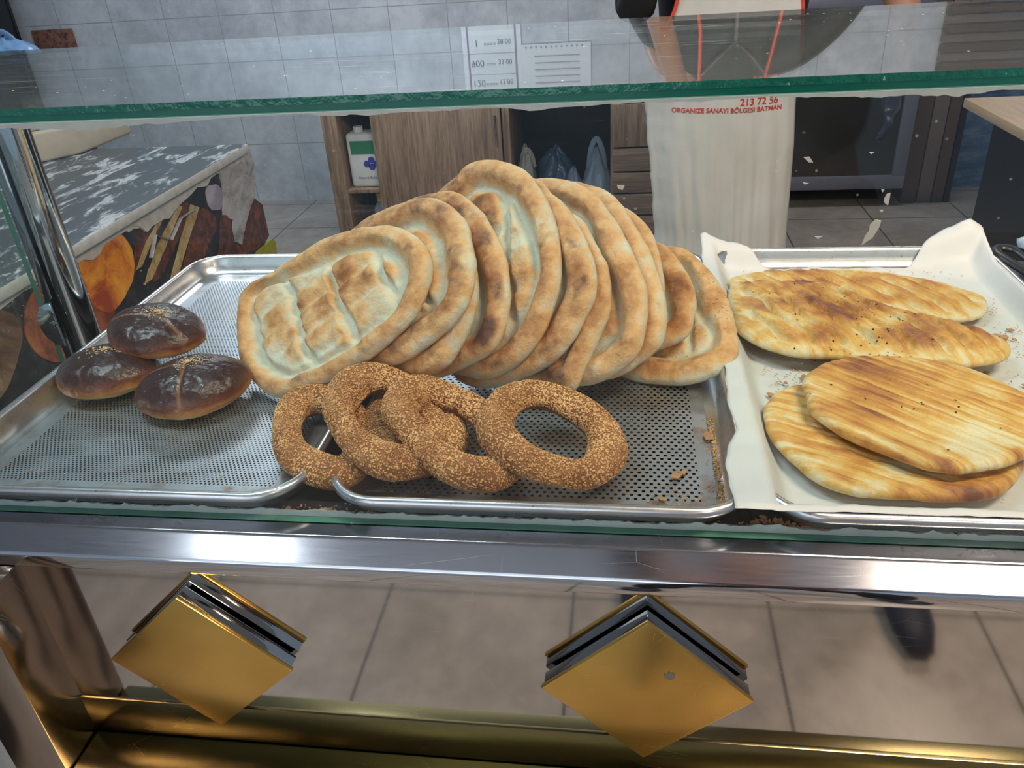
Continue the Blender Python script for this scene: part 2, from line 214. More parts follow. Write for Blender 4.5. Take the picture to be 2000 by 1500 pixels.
def bread_mat(name, pale, tan, brown, scorch=.0, seed=0, warm=1.0):
    t = NT(name); o = t.obj(); mp = t.map(loc=(seed*3.1, seed*1.7, seed))
    at = t.n('ShaderNodeAttribute', attribute_name='crust').outputs['Fac']
    n1 = t.noise(38, mp, 5, .6); n2 = t.noise(11, mp, 3); n3 = t.noise(150, mp, 4, .6)
    f = t.math('MULTIPLY_ADD', t.math('SUBTRACT', n1, .5), 1.25, at)
    f = t.math('MULTIPLY_ADD', t.math('SUBTRACT', n2, .5), .9, f)
    f = t.math('MULTIPLY_ADD', t.math('SUBTRACT', n3, .5), .22, f)
    c = t.ramp(f, [(.05, pale), (.42, tan), (.8, brown), (1, tuple(x*.55 for x in brown))])
    if scorch:
        sp = t.noise(26, t.map(loc=(seed*5.3+2, seed, 1)), 4, .6)
        s = t.math('MULTIPLY', t.ramp(sp, [(.60-.11*scorch, 0), (.74-.09*scorch, 1)]), t.ramp(at, [(.35, 0), (.62, 1)]))
        c = t.mix(t.math('MULTIPLY', s, .85), c, (.085, .036, .034))
    fr = t.ramp(t.noise(420, mp, 2), [(.68, 0), (.76, .35)])
    c = t.mix(fr, c, (.30, .13, .05))
    t.bump(t.math('ADD', t.math('MULTIPLY', t.noise(48, mp, 5, .65), 1.6), t.math('MULTIPLY', n3, .7)), .55, .0032)
    t.b.inputs['Subsurface Weight'].default_value = .08; t.b.inputs['Subsurface Radius'].default_value = (.012, .006, .003); t.b.inputs['Subsurface Scale'].default_value = .5
    return t.fin(c, t.ramp(f, [(.2, .8), (.9, .55)]), 0, .3)

M = {}
M['steel'] = steel('brushed_chrome', (.46, .455, .485), .11, .5, (.8, .8, .82))
M['post'] = steel('brown_mirror_steel', (.40, .32, .26), .14, .2, (.8, .76, .72), warp=.01)
M['lip'] = steel('polished_steel_edge', (.62, .60, .60), .03, .15, (.85, .82, .8), warp=.05)
M['mirror'] = steel('mirror_steel_sheet', (.60, .565, .53), .035, .15, (.80, .78, .76), warp=.012)
M['gold'] = steel('gold_mirror_sheet', (.78, .475, .125), .22, .4, (.72, .62, .5))
M['goldbar'] = steel('dull_gold_steel', (.25, .215, .11), .20, .4, (.75, .7, .6), warp=.004)
M['darkchrome'] = steel('dark_chrome', (.30, .30, .30), .05, .2, (.7, .7, .7))
M['chrome'] = steel('chrome_tube', (.62, .65, .66), .05, .2, (.7, .7, .7))
M['glass_top'] = glass('clear_glass_top', (.93, .96, .955), 0.0, .8, 1.0, film=.02, pw=3.7)
M['glass_front'] = glass('clear_glass_front', (.97, .99, .985), 0, .3, refl=.5, film=.004)
M['glass_side'] = glass('clear_glass_side', (.93, .98, .96), 0, .6)
def edge_glass():
    t = NT('green_glass_edge'); g = t.geo()
    c = t.mix(t.noise(40, t.map((1, 1, 6), v=g), 4, .7), (.002, .055, .040), (.010, .19, .125))
    ch = t.ramp(t.noise(170, t.map((1, 1, 1), v=g), 3), [(.68, 0), (.74, 1)])
    c = t.mix(ch, c, (.3, .6, .5)); t.bump(t.noise(120, g, 3), .5, .002)
    return t.fin(c, .15, 0, .6)
M['edge'] = edge_glass()
def edge2():
    t = NT('pale_green_glass_edge'); g = t.geo()
    c = t.mix(t.noise(60, g, 3), (.03, .13, .09), (.10, .26, .19)); return t.fin(c, .15, 0, .6)
M['edge2'] = edge2()
M['silicone'] = plain('old_silicone', (.42, .46, .43), .5, 0, .25, 60)
def perforated(name, pitch, hole, hw, hl):
    t = NT(name); o = t.obj()
    def grid(off):
        m = t.n('ShaderNodeVectorMath', operation='MULTIPLY_ADD'); t.t.links.new(o, m.inputs[0]); m.inputs[1].default_value = (1/pitch, 1/(pitch*1.6), 0); m.inputs[2].default_value = (off+40, off+40, 0)
        fr = t.n('ShaderNodeVectorMath', operation='FRACTION'); t.t.links.new(m.outputs[0], fr.inputs[0])
        sb = t.n('ShaderNodeVectorMath', operation='SUBTRACT'); t.t.links.new(fr.outputs[0], sb.inputs[0]); sb.inputs[1].default_value = (.5, .5, 0)
        sc = t.n('ShaderNodeVectorMath', operation='MULTIPLY'); t.t.links.new(sb.outputs[0], sc.inputs[0]); sc.inputs[1].default_value = (pitch, pitch*1.6, 0)
        ln = t.n('ShaderNodeVectorMath', operation='LENGTH'); t.t.links.new(sc.outputs[0], ln.inputs[0]); return ln.outputs['Value']
    # two staggered rows per cell
    d = t.math('MINIMUM', grid(0), grid(.5))
    sx = t.n('ShaderNodeSeparateXYZ'); t.t.links.new(o, sx.inputs[0])
    inside = t.math('MULTIPLY', t.math('LESS_THAN', t.math('ABSOLUTE', sx.outputs[0]), hw), t.math('LESS_THAN', t.math('ABSOLUTE', sx.outputs[1]), hl))
    h = t.math('MULTIPLY', t.math('LESS_THAN', d, hole), inside)
    st = t.ramp(t.noise(7, o, 5, .7), [(.42, 0), (.68, 1)])
    c = t.mix(t.math('MULTIPLY', st, .5), (.44, .47, .50), (.30, .26, .22))
    edge = t.math('SUBTRACT', 1, inside)
    rs = t.math('MULTIPLY', t.ramp(t.noise(22, o, 5, .7), [(.5, 0), (.66, .75)]), edge)
    c = t.mix(rs, c, (.30, .17, .09))
    t.fin(c, t.math('MULTIPLY_ADD', t.noise(30, o), .2, .30), .85)
    tr = t.n('ShaderNodeBsdfTransparent'); mx = t.n('ShaderNodeMixShader'); t.t.links.new(h, mx.inputs[0]); t.t.links.new(t.b.outputs[0], mx.inputs[1]); t.t.links.new(tr.outputs[0], mx.inputs[2])
    t.t.links.new(mx.outputs[0], t.out.inputs[0]); return t.m
def alu(name, col=(.62, .63, .64)):
    t = NT(name); o = t.obj()
    n = t.noise(14, o, 5, .7)
    c = t.mix(t.ramp(n, [(.5, 0), (.72, .6)]), col, (.34, .28, .22))
    sp = t.ramp(t.noise(160, o, 3), [(.66, 0), (.72, .6)]); c = t.mix(sp, c, (.16, .12, .09))
    return t.fin(c, t.math('MULTIPLY_ADD', t.noise(40, o), .2, .2), .95)
M['alu'] = alu('worn_aluminium')

def tiles(name, cols, px, pz, ox, oz, axes=(0, 2), grout=(.2, .2, .2), gw=.006, rough=.35, warp=0, spec=.5):
    t = NT(name); g = t.geo(); s = t.n('ShaderNodeSeparateXYZ'); t.t.links.new(g, s.inputs[0])
    def line(ax, p, o):
        a = t.math('FRACT', t.math('MULTIPLY', t.math('ADD', s.outputs[ax], -o+40*p), 1/p))
        return t.math('MULTIPLY', t.math('MINIMUM', a, t.math('SUBTRACT', 1, a)), p)
    d = t.math('MINIMUM', line(axes[0], px, ox), line(axes[1], pz, oz))
    l = t.ramp(t.math('MULTIPLY', d, 1/gw), [(.35, 1), (.6, 0)])
    n = t.noise(2.6, g, 6, .65, .4); n2 = t.noise(14, g, 5, .7)
    f = t.math('MULTIPLY_ADD', n2, .35, t.math('MULTIPLY', n, .65))
    c = t.ramp(f, [(.38, cols[0]), (.5, cols[1]), (.60, cols[2])])
    sp = t.ramp(t.noise(60, g, 4, .7), [(.68, 0), (.76, .5)]); c = t.mix(sp, c, tuple(x*.35 for x in cols[0]))
    c = t.mix(l, c, grout)
    t.bump(t.math('SUBTRACT', 1, l), .3, .002)
    return t.fin(c, rough, 0, spec)
M['wall'] = tiles('grey_wall_tiles', [(.36, .38, .41), (.46, .485, .52), (.56, .58, .61)], .33, .36, -3.30, 1.07, (0, 2), (.30, .31, .32), .005, .4)
M['floor'] = tiles('beige_floor_tiles', [(.22, .19, .165), (.30, .265, .235), (.37, .33, .295)], .452, .452, -.118, -.34, (0, 1), (.07, .065, .06), .0075, .28)
def wood(name, a, b, sc=(14, 14, .9), rough=.45):
    t = NT(name); m = t.map(sc)
    n = t.noise(2.2, m, 6, .65, 1.2); n2 = t.noise(9, m, 4, .6)
    f = t.math('MULTIPLY_ADD', n2, .4, t.math('MULTIPLY', n, .65))
    return t.fin(t.ramp(f, [(.36, a), (.5, tuple((x+y)/2 for x, y in zip(a, b))), (.62, b)]), rough)
M['wood'] = wood('striped_walnut', (.13, .075, .043), (.36, .235, .15))
M['woodh'] = wood('striped_walnut_drawers', (.13, .08, .05), (.30, .20, .13), (.9, 14, 14))
M['table'] = wood('pale_oak_top', (.50, .34, .20), (.66, .48, .31), (9, .8, 9))
M['black'] = plain('black_laminate', (.012, .013, .016), .35)
M['dark'] = plain('dark_recess', (.02, .022, .026), .5)
M['counter'] = plain('dark_counter_top', (.028, .022, .019), .12, 0, .3, 20)
M['white'] = plain('white_plastic', (.75, .75, .73), .4)
M['green'] = plain('green_label', (.03, .22, .10), .5)
M['blue'] = plain('blue_mark', (.04, .06, .35), .5)
M['yellow'] = plain('yellow_cap', (.75, .50, .04), .4)
M['paperw'] = plain('white_paper', (.72, .74, .76), .7, 0, .04)
M['ink'] = plain('grey_ink', (.10, .12, .15), .8)
M['purple'] = plain('violet_rule', (.30, .24, .32), .8)
M['redink'] = plain('red_print', (.62, .05, .03), .7)
M['red'] = plain('red_piping', (.80, .07, .03), .5)
M['skin'] = plain('skin', (.42, .20, .125), .5, 0, .08, 20)
M['hair'] = plain('dark_hair', (.012, .01, .009), .6)
M['jacket'] = plain('black_jacket', (.010, .011, .014), .7, 0, .2, 40, .2)
M['navy'] = plain('dark_trousers', (.018, .02, .03), .8)
M['glove'] = plain('dark_blue_glove', (.012, .018, .035), .35)
M['shoe'] = plain('dark_blue_shoe', (.010, .014, .03), .6)
def bag_mat(name, col, a):
    t = NT(name); n = t.noise(20)
    t.bump(n, .6, .01); t.fin(t.mix(n, tuple(x*.7 for x in col), col), .25); t.b.inputs['Alpha'].default_value = a; return t.m
M['bag'] = bag_mat('thin_plastic_bag', (.45, .55, .68), .55)
M['bagw'] = bag_mat('white_plastic_bag', (.62, .76, .88), .95)
M['bagb'] = bag_mat('blue_plastic_bag', (.20, .36, .58), .95)
M['bagd'] = bag_mat('dark_plastic_bag', (.10, .16, .24), .85)
M['bagc'] = bag_mat('cream_plastic_bag', (.50, .45, .38), .9)
def apron_mat():
    t = NT('cream_apron_cloth'); g = t.geo()
    n = t.noise(3, g, 4); c = t.mix(t.ramp(n, [(.4, 0), (.62, 1)]), (.62, .60, .54), (.72, .70, .66))
    t.bump(t.math('ADD', t.noise(14, t.map((1, 1, .5), v=g), 5), t.math('MULTIPLY', t.noise(600, g, 1), .1)), .35, .01); return t.fin(c, .85)
M['apron'] = apron_mat()
def flour_top():
    t = NT('floured_steel_top'); g = t.geo()
    n = t.noise(5, t.map((3, 1, 1), rot=(0, 0, .5), v=g), 6, .7, .5); f = t.ramp(n, [(.52, 0), (.60, .8), (.68, .25)])
    c = t.mix(f, (.075, .085, .092), (.62, .63, .61)); return t.fin(c, t.math('MULTIPLY_ADD', f, .3, .38), .25)
M['flour'] = flour_top()
M['flourw'] = plain('flour_crust', (.56, .54, .49), .95, 0, .35, 35, .6)
def food(name, a, b, c3, sc=14, st=(1, 1, 1)):
    t = NT(name); g = t.geo(); n = t.noise(sc, t.map(st, v=g), 6, .7, .6)
    return t.fin(t.ramp(n, [(.36, a), (.5, b), (.64, c3)]), .45)
M['bdark'] = food('printed_dark_ground', (.006, .007, .010), (.012, .014, .02), (.05, .05, .06))
M['borange'] = food('printed_orange_pastry', (.36, .05, .008), (.78, .24, .015), (.90, .42, .03), 9)
M['borange2'] = food('printed_red_pastry', (.16, .03, .01), (.42, .10, .03), (.55, .2, .05), 9)
M['bbrown'] = food('printed_brown_bread', (.10, .045, .025), (.22, .11, .065), (.40, .26, .17), 9)
M['bcake'] = food('printed_chocolate_cake', (.035, .012, .010), (.11, .035, .022), (.24, .07, .035), 30)
M['bcream'] = food('printed_cream_layer', (.34, .22, .07), (.52, .36, .14), (.6, .5, .3), 22)
M['bwhite'] = food('torn_white_backing', (.24, .22, .21), (.42, .40, .39), (.52, .5, .49), 10, (1, 1, 2))
M['blilac'] = food('printed_pale_plate', (.28, .24, .30), (.38, .34, .42), (.5, .47, .55), 10)
M['byellow'] = plain('printed_yellow_corner', (.33, .30, .015), .5)
M['stone'] = food('brown_speckled_stone', (.03, .015, .012), (.22, .10, .065), (.24, .11, .075), 30)
M['box'] = plain('floury_cardboard', (.50, .42, .32), .9, 0, .3, 12)
def paper_mat():
    t = NT('baking_parchment'); o = t.obj(); n = t.noise(9, o, 5, .6)
    gr = t.ramp(t.noise(5, o, 3), [(.5, 0), (.75, .35)])
    c = t.mix(gr, (.60, .60, .585), (.50, .44, .35)); t.bump(n, .35, .006)
    return t.fin(c, .55, 0, .3)
M['parch'] = paper_mat()

# ---------------------------------------------------------------- the setting
def struct(mb, name, mat, **k): return tag(mb.build(name, mat, **k), kind='structure')
struct(MB().box(-5, 4, -2.8, 4.72, -.05, 0), 'floor', M['floor'])
struct(MB().box(-5, 4, 4.72, 4.82, 0, 2.7), 'wall_back', M['wall'])
M['ceil'] = plain('off_white_ceiling', (.55, .55, .56), .8)
struct(MB().box(-5, 4, -2.8, 4.82, 2.7, 2.78), 'ceiling', M['ceil'])
for z0, z1 in ((0, .07),):
    struct(MB().box(.55, 3.99, 4.705, 4.72, z0, z1), 'baseboard_back', M['dark'], bevel=.003)
# ceiling lamps
def emit(name, c, s):
    t = NT(name); t.b.inputs['Emission Color'].default_value = (*c, 1); t.b.inputs['Emission Strength'].default_value = s; return t.fin((.8, .8, .8))
LN = ['cool white ceiling lamp left of the counter', 'warm white ceiling lamp right of the counter', 'cool ceiling lamp by the left of the tiled wall', 'warm ceiling lamp by the right of the tiled wall', 'cool ceiling lamp behind the person holding the phone', 'warm ceiling lamp behind the person holding the phone']
for i, (x, y, z, sx, sy_, p, c) in enumerate(LAMPS):
    e = empty('ceiling_lamp', (x, y, 2.7), LN[i], 'ceiling lamp')
    MB().box(-sx/2-.02, sx/2+.02, -sy_/2-.02, sy_/2+.02, -.05, 0).build('housing', M['white'], e, bevel=.004)
    MB().box(-sx/2, sx/2, -sy_/2, sy_/2, -.056, -.05).build('diffuser', emit('lamp_diffuser', c, 5), e)

# ---------------------------------------------------------------- counter
Z0 = .92
def counter():
    x0, x1 = -.74, 1.05
    e = empty('display_counter', (.15, .9, 0), 'long counter of polished steel with gold diamonds carrying the bread trays', 'counter')
    loc = Matrix.Translation((-.15, -.9, 0))
    def b(mb, name, mat, **k):
        o = mb.build(name, mat, e, **k); o.matrix_parent_inverse = Matrix.Identity(4); o.location = (-.15, -.9, 0); return o
    # dark worktop under the trays
    b(MB().box(x0, x1, .575, 1.225, Z0-.03, Z0), 'worktop', M['counter'], bevel=.002)
    # front rail: flat top, sloping face, upright lip
    pr = [(.580, Z0-.001), (.5500, Z0-.001), (.5488, Z0-.0013), (.5478, Z0-.0020), (.5470, Z0-.0028), (.5465, Z0-.0034), (.5316, Z0-.0210), (.5312, Z0-.0215), (.5304, Z0-.0228), (.5298, Z0-.0243), (.5295, Z0-.0258), (.5295, Z0-.0372), (.5298, Z0-.0385), (.5306, Z0-.0396), (.5322, Z0-.0402), (.580, Z0-.040)]
    o = b(MB().prism(pr, 'x', -1.05, x1), 'front_rail', M['steel'], ang=21)
    o.data.materials.append(M['lip'])
    for p in o.data.polygons:
        if p.center.y < .5312 and p.center.z < Z0-.0225: p.material_index = 1
    # mirror panel below
    b(MB().box(-.615, x1, .5355, .550, .676, Z0-.035), 'mirror_panel', M['mirror'])
    b(MB().box(-.615, x1, .533, .550, .628, .6835), 'gold_strip', M['goldbar'], bevel=.001)
    b(MB().box(-.5985, x1, .474, .534, .585, .6275), 'gold_bottom_rail', M['goldbar'], bevel=.003)
    b(MB().box(-.74, x1, .55, 1.2, .10, Z0-.035), 'cabinet_body', M['black'])
    b(MB().box(-.662, -.600, .478, .552, 0, Z0-.0405), 'corner_post', M['post'], bevel=.0015)
    b(MB().box(-.70, -.66, .535, .56, 0, Z0-.0405), 'side_trim', M['black'])
    b(MB().box(-.60, x1, .50, .55, .08, .585), 'lower_panel', M['mirror'])
    for cx, cz, lb in ((-.4235, .772, 0), (.0215, .7715, 1)):
        h = .0925
        q = lambda hh: [(cx, cz+hh), (cx+hh*1.06, cz), (cx, cz-hh), (cx-hh*1.06, cz)]
        d = b(MB().prism(q(h), 'y', .5135, .5185), 'gold_diamond', M['gold'], bevel=.0006)
        o = MB().prism(q(h-.002), 'y', .5185, .5325).build('chrome_frame', M['darkchrome'] if lb else M['chrome'], d, bevel=.001)
        if lb:
            s_ = MB(); s_.tube([(cx+.021, .5139, cz+.028), (cx+.021, .5128, cz+.028)], .005, 16)
            s_.build('rivet', M['darkchrome'], d)
    return e
counter()

# ---------------------------------------------------------------- glass case
def pane_build(mb, name, faces, parent=None, ax=None):
    o = mb.build(name, faces, parent, smooth=False)
    return o
def front_glass():
    e = empty('front_glass_pane', (.1, .57, Z0), 'upright front glass pane standing on the steel rail', 'glass pane')
    o = MB().box(-.90, .95, -.004, .004, .0, .3755).build('pane', [M['glass_front'], M['edge2']], e, smooth=False)
    for p in o.data.polygons:
        if abs(p.normal.y) < .5: p.material_index = 1
    # lumpy silicone along the foot and under the top slab
    for nm, zz, hh, sd in (('foot_sealant', .0, .010, 1), ('top_sealant', .3755, -.0045, 7)):
        n = 420; V = []; F = []
        for i in range(n+1):
            x = -.85+1.78*i/n; k = hh*(.55+.45*fbm(x*22, sd, 0)+.5*abs(fbm(x*70, sd, 3)))
            if hh < 0: k = min(k, -.0008)*(.4+1.3*max(0, fbm(x*5, sd, 9)+.35))
            V += [(x, .0045, zz), (x, .0045, zz+k), (x, .0085, zz+k*.7), (x, .0085, zz)] if hh > 0 else [(x, -.0052, zz), (x, -.0052, zz+k), (x, -.0041, zz+k), (x, -.0041, zz)]
            if i: F += [tuple((4*(i-1)+a, 4*(i-1)+(a+1) % 4, 4*i+(a+1) % 4, 4*i+a)) for a in range(4)]
        MB().add(V, F).build(nm, M['silicone'], e, smooth=False)
    # scraps of old tape stuck on the pane
    for k, p in FLAKES.items():
        m = MB(); m.prism([(a-.1, c-Z0) for a, c in p], 'y', -.0047, -.0041)
        m.build('tape_scrap', M['scrap'], e, smooth=False)
M['scrap'] = plain('dried_tape', (.52, .50, .42), .8)
front_glass()
def top_glass():
    e = empty('top_glass_shelf', (.1, .77, 1.2960), 'thick double glass shelf with green edges across the top of the case', 'glass shelf')
    for nm, za, zb, y0 in (('lower_pane', 0, .0048, -.2035), ('upper_pane', .0052, .0102, -.206)):
        o = MB().box(-1.0, 1.1, y0, .208, za, zb).build(nm, [M['glass_top'], M['edge'] if nm == 'upper_pane' else M['edge_l']], e, smooth=False)
        for p in o.data.polygons:
            if p.normal.y < -.5: p.material_index = 1
def edge_l():
    t = NT('bright_green_glass_edge'); g = t.geo()
    c = t.mix(t.noise(50, t.map((1, 1, 6), v=g), 4, .7), (.003, .075, .052), (.008, .15, .105))
    return t.fin(c, .15, 0, .6)
M['edge_l'] = edge_l()
top_glass()
def side_support():
    e = empty('case_upright', (-.785, .965, .86), 'round chrome upright holding up the back of the glass case', 'post')
    MB().tube([(0, 0, .03), (0, 0, .037), (0, 0, .4355)], [.017, .0205, .0205], 24).build('tube', M['chrome'], e)
    MB().box(-.036, -.0212, -.014, .014, -.06, .4355).build('channel', M['darkchrome'], e, bevel=.002)
    MB().box(-.0215, .012, -.006, .019, -.10, .029).build('foot_bracket', M['darkchrome'], e, bevel=.002)
    s_ = empty('side_glass_pane', (-.826, .77, .80), 'upright side glass pane clamped to the chrome upright', 'glass pane')
    o = MB().box(-.004, .004, -.20, .18, 0, .4955).build('pane', [M['glass_side'], M['edge2']], s_, smooth=False)
    for p in o.data.polygons:
        if abs(p.normal.x) < .5: p.material_index = 1
    # half-round clamp
    pts = [(.014, .032)]+[(.014+.0-.028*cos(a)-0*.0, -.0+.032*sin(a)) for a in [pi/2+pi*(-i)/14 for i in range(15)]]
    pts = [(.028-.030*sin(pi*i/14)-.012, .034*cos(pi*i/14)) for i in range(15)]
    c = MB().prism([(x-.034, z+.088) for x, z in pts], 'y', -.026, -.022)
    c.prism([(x-.042, z+.088) for x, z in pts], 'y', -.012, -.008)
    cl = c.build('glass_clamp', M['chrome'], e, bevel=.0008)
    MB().tube([(-.026, -.026, .088), (-.026, -.030, .088)], .005, 14).build('screw', M['chrome'], cl)
side_support()

# ---------------------------------------------------------------- trays
def rrect(hw, hl, r, n=8):
    P = []
    for cx, cy, a0 in ((hw-r, hl-r, 0), (-hw+r, hl-r, 90), (-hw+r, -hl+r, 180), (hw-r, -hl+r, 270)):
        for i in range(n+1):
            a = radians(a0+90*i/n); P.append((cx+r*cos(a), cy+r*sin(a)))
    return P
def tray(cx, cy, w, l, label, pm, rz=0, z=Z0):
    e = empty('baking_tray', (cx, cy, z), label, 'tray', 'aluminium baking trays on the counter', (0, 0, rz))
    prof = [(.0215, .0012), (.015, .006), (.0095, .018), (.0030, .0205), (.0006, .0235), (.0, .0265), (.0016, .0298), (.0048, .0312), (.0082, .0300), (.0102, .0265), (.0125, .018), (.0175, .0075), (.0225, .0038), (.030, .0026)]
    V = []; F = []; n = None
    for off, zz in prof:
        P = rrect(w/2-off, l/2-off, max(.055-off, .012)); n = len(P); V += [(x, y, zz) for x, y in P]
    for j in range(len(prof)-1):
        for i in range(n): F.append((j*n+i, j*n+(i+1) % n, (j+1)*n+(i+1) % n, (j+1)*n+i))
    MB().add(V, F).build('rim', M['alu'], e, ang=80)
    P = rrect(w/2-.0299, l/2-.0299, .025)
    me = bpy.data.meshes.new('perforated_floor'); me.from_pydata([(x, y, .0026) for x, y in P], [], [tuple(range(len(P)))])
    link('perforated_floor' if pm is not M['alu'] else 'tray_floor', me, pm, e)
    return e
tray(-.5125, .8875, .415, .650, 'baking tray of fine perforations holding the three glazed buns', perforated('fine_perforated_aluminium', .0047, .00118, .158, .273))
tray(-.0845, .8875, .403, .650, 'baking tray of coarse holes holding the sesame rings and the fanned flatbreads', perforated('coarse_perforated_aluminium', .0076, .0018, .156, .275))
tray(.3235, .8875, .408, .652, 'baking tray lined with white parchment at the right', M['alu'])

# ---------------------------------------------------------------- flatbreads
PZ = [M]
def polar_bread(name, ctr, axes, outline, mat, hfun, label, cat, group, nr=56, nt=220, parent=None, wob=.02, lo=-.009):
    wseed = abs(ctr[0])*50
    """outline (m) in the bread's own plane; hfun(u, v, dist_from_edge, s) -> (height, crust)"""
    U, A, N = [Vector(a) for a in axes]; c = Vector(ctr)
    cr = catmull([(p[0], p[1], 0) for p in outline], 14)
    an = sorted((math.atan2(p.y, p.x), p.length) for p in cr)
    AN = [a[0] for a in an]; RR = [a[1] for a in an]
    def R(t):
        k = bisect.bisect(AN, t); a0, r0 = (AN[k-1], RR[k-1]) if k > 0 else (AN[-1]-2*pi, RR[-1]); a1, r1 = (AN[k], RR[k]) if k < len(AN) else (AN[0]+2*pi, RR[0])
        return r0+(r1-r0)*(t-a0)/(a1-a0+1e-9)
    V = []; F = []; C = []
    V.append(None); C.append(0)
    ss = [1-(1-i/nr)**1.35 for i in range(1, nr+1)]
    def pt(u, v, h): return (u, v, h)
    h0, c0 = hfun(0, 0, .1, 0); V[0] = pt(0, 0, h0); C[0] = c0
    for s in ss:
        for k in range(nt):
            t = -pi+2*pi*k/nt; r = R(t)*(1+wob*fbm(cos(t)*2.2, sin(t)*2.2, wseed)); u, v = r*s*cos(t), r*s*sin(t)
            h, cc = hfun(u, v, r*(1-s), s); V.append(pt(u, v, h)); C.append(cc)
    for k in range(nt): F.append((0, 1+k, 1+(k+1) % nt))
    for j in range(nr-1):
        a = 1+j*nt; b_ = a+nt
        for k in range(nt): F.append((a+k, b_+k, b_+(k+1) % nt, a+(k+1) % nt))
    # underside
    top = 1+(nr-1)*nt; prev = top
    for q, dz in ((.995, .5), (.97, .85), (.9, 1), (.6, .95), (.3, .9)):
        st = len(V)
        for k in range(nt):
            t = -pi+2*pi*k/nt; r = R(t)*q*(1+wob*fbm(cos(t)*2.2, sin(t)*2.2, wseed)); V.append(pt(r*cos(t), r*sin(t), lo*dz)); C.append(.35)
        for k in range(nt): F.append((prev+k, st+k, st+(k+1) % nt, prev+(k+1) % nt))
        prev = st
    F.append(tuple(prev+k for k in range(nt)))
    me = bpy.data.meshes.new(name); me.from_pydata(V, [], F)
    at = me.attributes.new('crust', 'FLOAT', 'POINT'); at.data.foreach_set('value', C)
    bm = bmesh.new(); bm.from_mesh(me); bmesh.ops.recalc_face_normals(bm, faces=bm.faces); bm.to_mesh(me); bm.free()
    me.shade_smooth()
    o = link(name, me, mat, parent)
    Mx = Matrix((U, A, N)).transposed().to_4x4(); Mx.translation = c; o.matrix_world = Mx
    tag(o, label, cat, group); return o
PALE, TAN, BRN = (.62, .58, .44), (.68, .385, .165), (.40, .16, .055)
def pide_h(seed, rw=.040, dirn=0.0, col=.047, row=.034, pocket=-.002, off=0, rim=.0125, rimc=.40, puff=.0105):
    ca, sa = cos(dirn), sin(dirn)
    def f(u, v, d, s):
        q = fbm(u*16+seed, v*16, seed*1.3); q3 = fbm(u*28+seed, v*28, seed*2.3); q2 = fbm(u*45+seed, v*45, seed)
        w = rw*(1+.22*fbm(u*9, v*9, seed+5))
        x = max(0.0, min(1.0, d/w))
        tube = math.sqrt(max(0, 1-(2*x-1)**2)) if x < 1 else 0
        if x < .5: tube = math.sqrt(max(0, 1-(1-2*x)**2.0))
        else: tube = .5+.5*cos(pi*(2*x-1)) if x < 1 else 0
        a = u*ca+v*sa+.006*q+off; b = -u*sa+v*ca+.006*fbm(u*12, v*12, seed+2)
        ga = abs(math.fmod(a/col+40.5, 1)-.5)*2; ga = 1-ga        # 0 at groove... 1 mid
        gb = 1-abs(math.fmod(b/row+40.5+.25*math.floor(a/col+40.5), 1)-.5)*2
        pa = sstep(.05, .30, 1-abs(1-ga*1.0) if ga < 1 else 1)
        pb = .62+.38*sstep(.02, .55, gb)
        pf = pa*pb*sstep(.0, .35, (d-w)/w)
        h = rim*tube*(1+.20*q+.17*q3+.09*q2)+(1-sstep(.5, 1, 1-x))*0
        inner = sstep(.75, 1.25, d/w)
        h = h+inner*(pocket+puff*pf*(1+.35*q)+.0015*q2)
        if x < .5 and s > .999: h = 0
        cr = tube*rimc*(1 if x < 1 else 0)+.14*(1-inner)
        cr += inner*(-.03+.64*pf*(.75+.6*q)) 
        cr += .10*q
        return h, cr
    return f
LB = {'1': 'whole pide flatbread lying foremost on the pile, its pillowed seeded face in full view',
 '2': 'pide flatbread directly behind the foremost one, with a scorched lower right rim',
 '2b': 'pide flatbread of which only a pale right rim shows below the second from left',
 '3': 'darkest pide flatbread, its brown rim spotted with burnt patches',
 '4': 'tallest pide flatbread at the peak of the pile with torn pale hollows in its face',
 '5': 'pide flatbread just right of the tallest one, freckled brown rim',
 '6': 'narrow pide flatbread with a folded tip hanging down to the sesame rings',
 '7': 'broad pide flatbread with a smooth cream rim curving down right of the folded one',
 '8': 'pide flatbread showing an evenly baked rim behind the broad cream-rimmed one',
 '8b': 'pide flatbread showing only a thin sliver of rim at the upper right of the pile',
 '9': 'reddish brown pide flatbread between the steep pile and the flattest one',
 '10': 'flattest pide flatbread at the right foot of the pile against the tray rim'}
SC = {'1': .12, '2': 1.1, '2b': .1, '3': 1.35, '4': .45, '5': .55, '6': .15, '7': .1, '8': .1, '8b': .1, '9': .25, '10': .1}
RC = {'1': .40, '2': .50, '2b': .34, '3': .62, '4': .46, '5': .52, '6': .46, '7': .36, '8': .42, '8b': .46, '9': .66, '10': .42}
for i, k in enumerate(BREADS):
    c, ax, ol = BREADS[k]
    mt = bread_mat('baked_crust_'+k, PALE, TAN, BRN, SC[k], i+1)
    kw = dict(rimc=RC[k])
    if k == '1': kw.update(dirn=radians(29), col=.066, row=.037, rw=.032, off=.018, puff=.0125)
    if k == '4': kw.update(dirn=radians(6), col=.060, row=.060, pocket=-.004, puff=.012, rw=.038)
    if k == '2': kw.update(dirn=radians(30), col=.06)
    if k in ('7', '10'): kw.update(pocket=-.004, puff=.008)
    polar_bread('pide_bread', c, ax, ol, mt, pide_h(i*7.3+1, **kw), LB[k], 'flatbread', 'pide flatbreads fanned in a leaning pile')

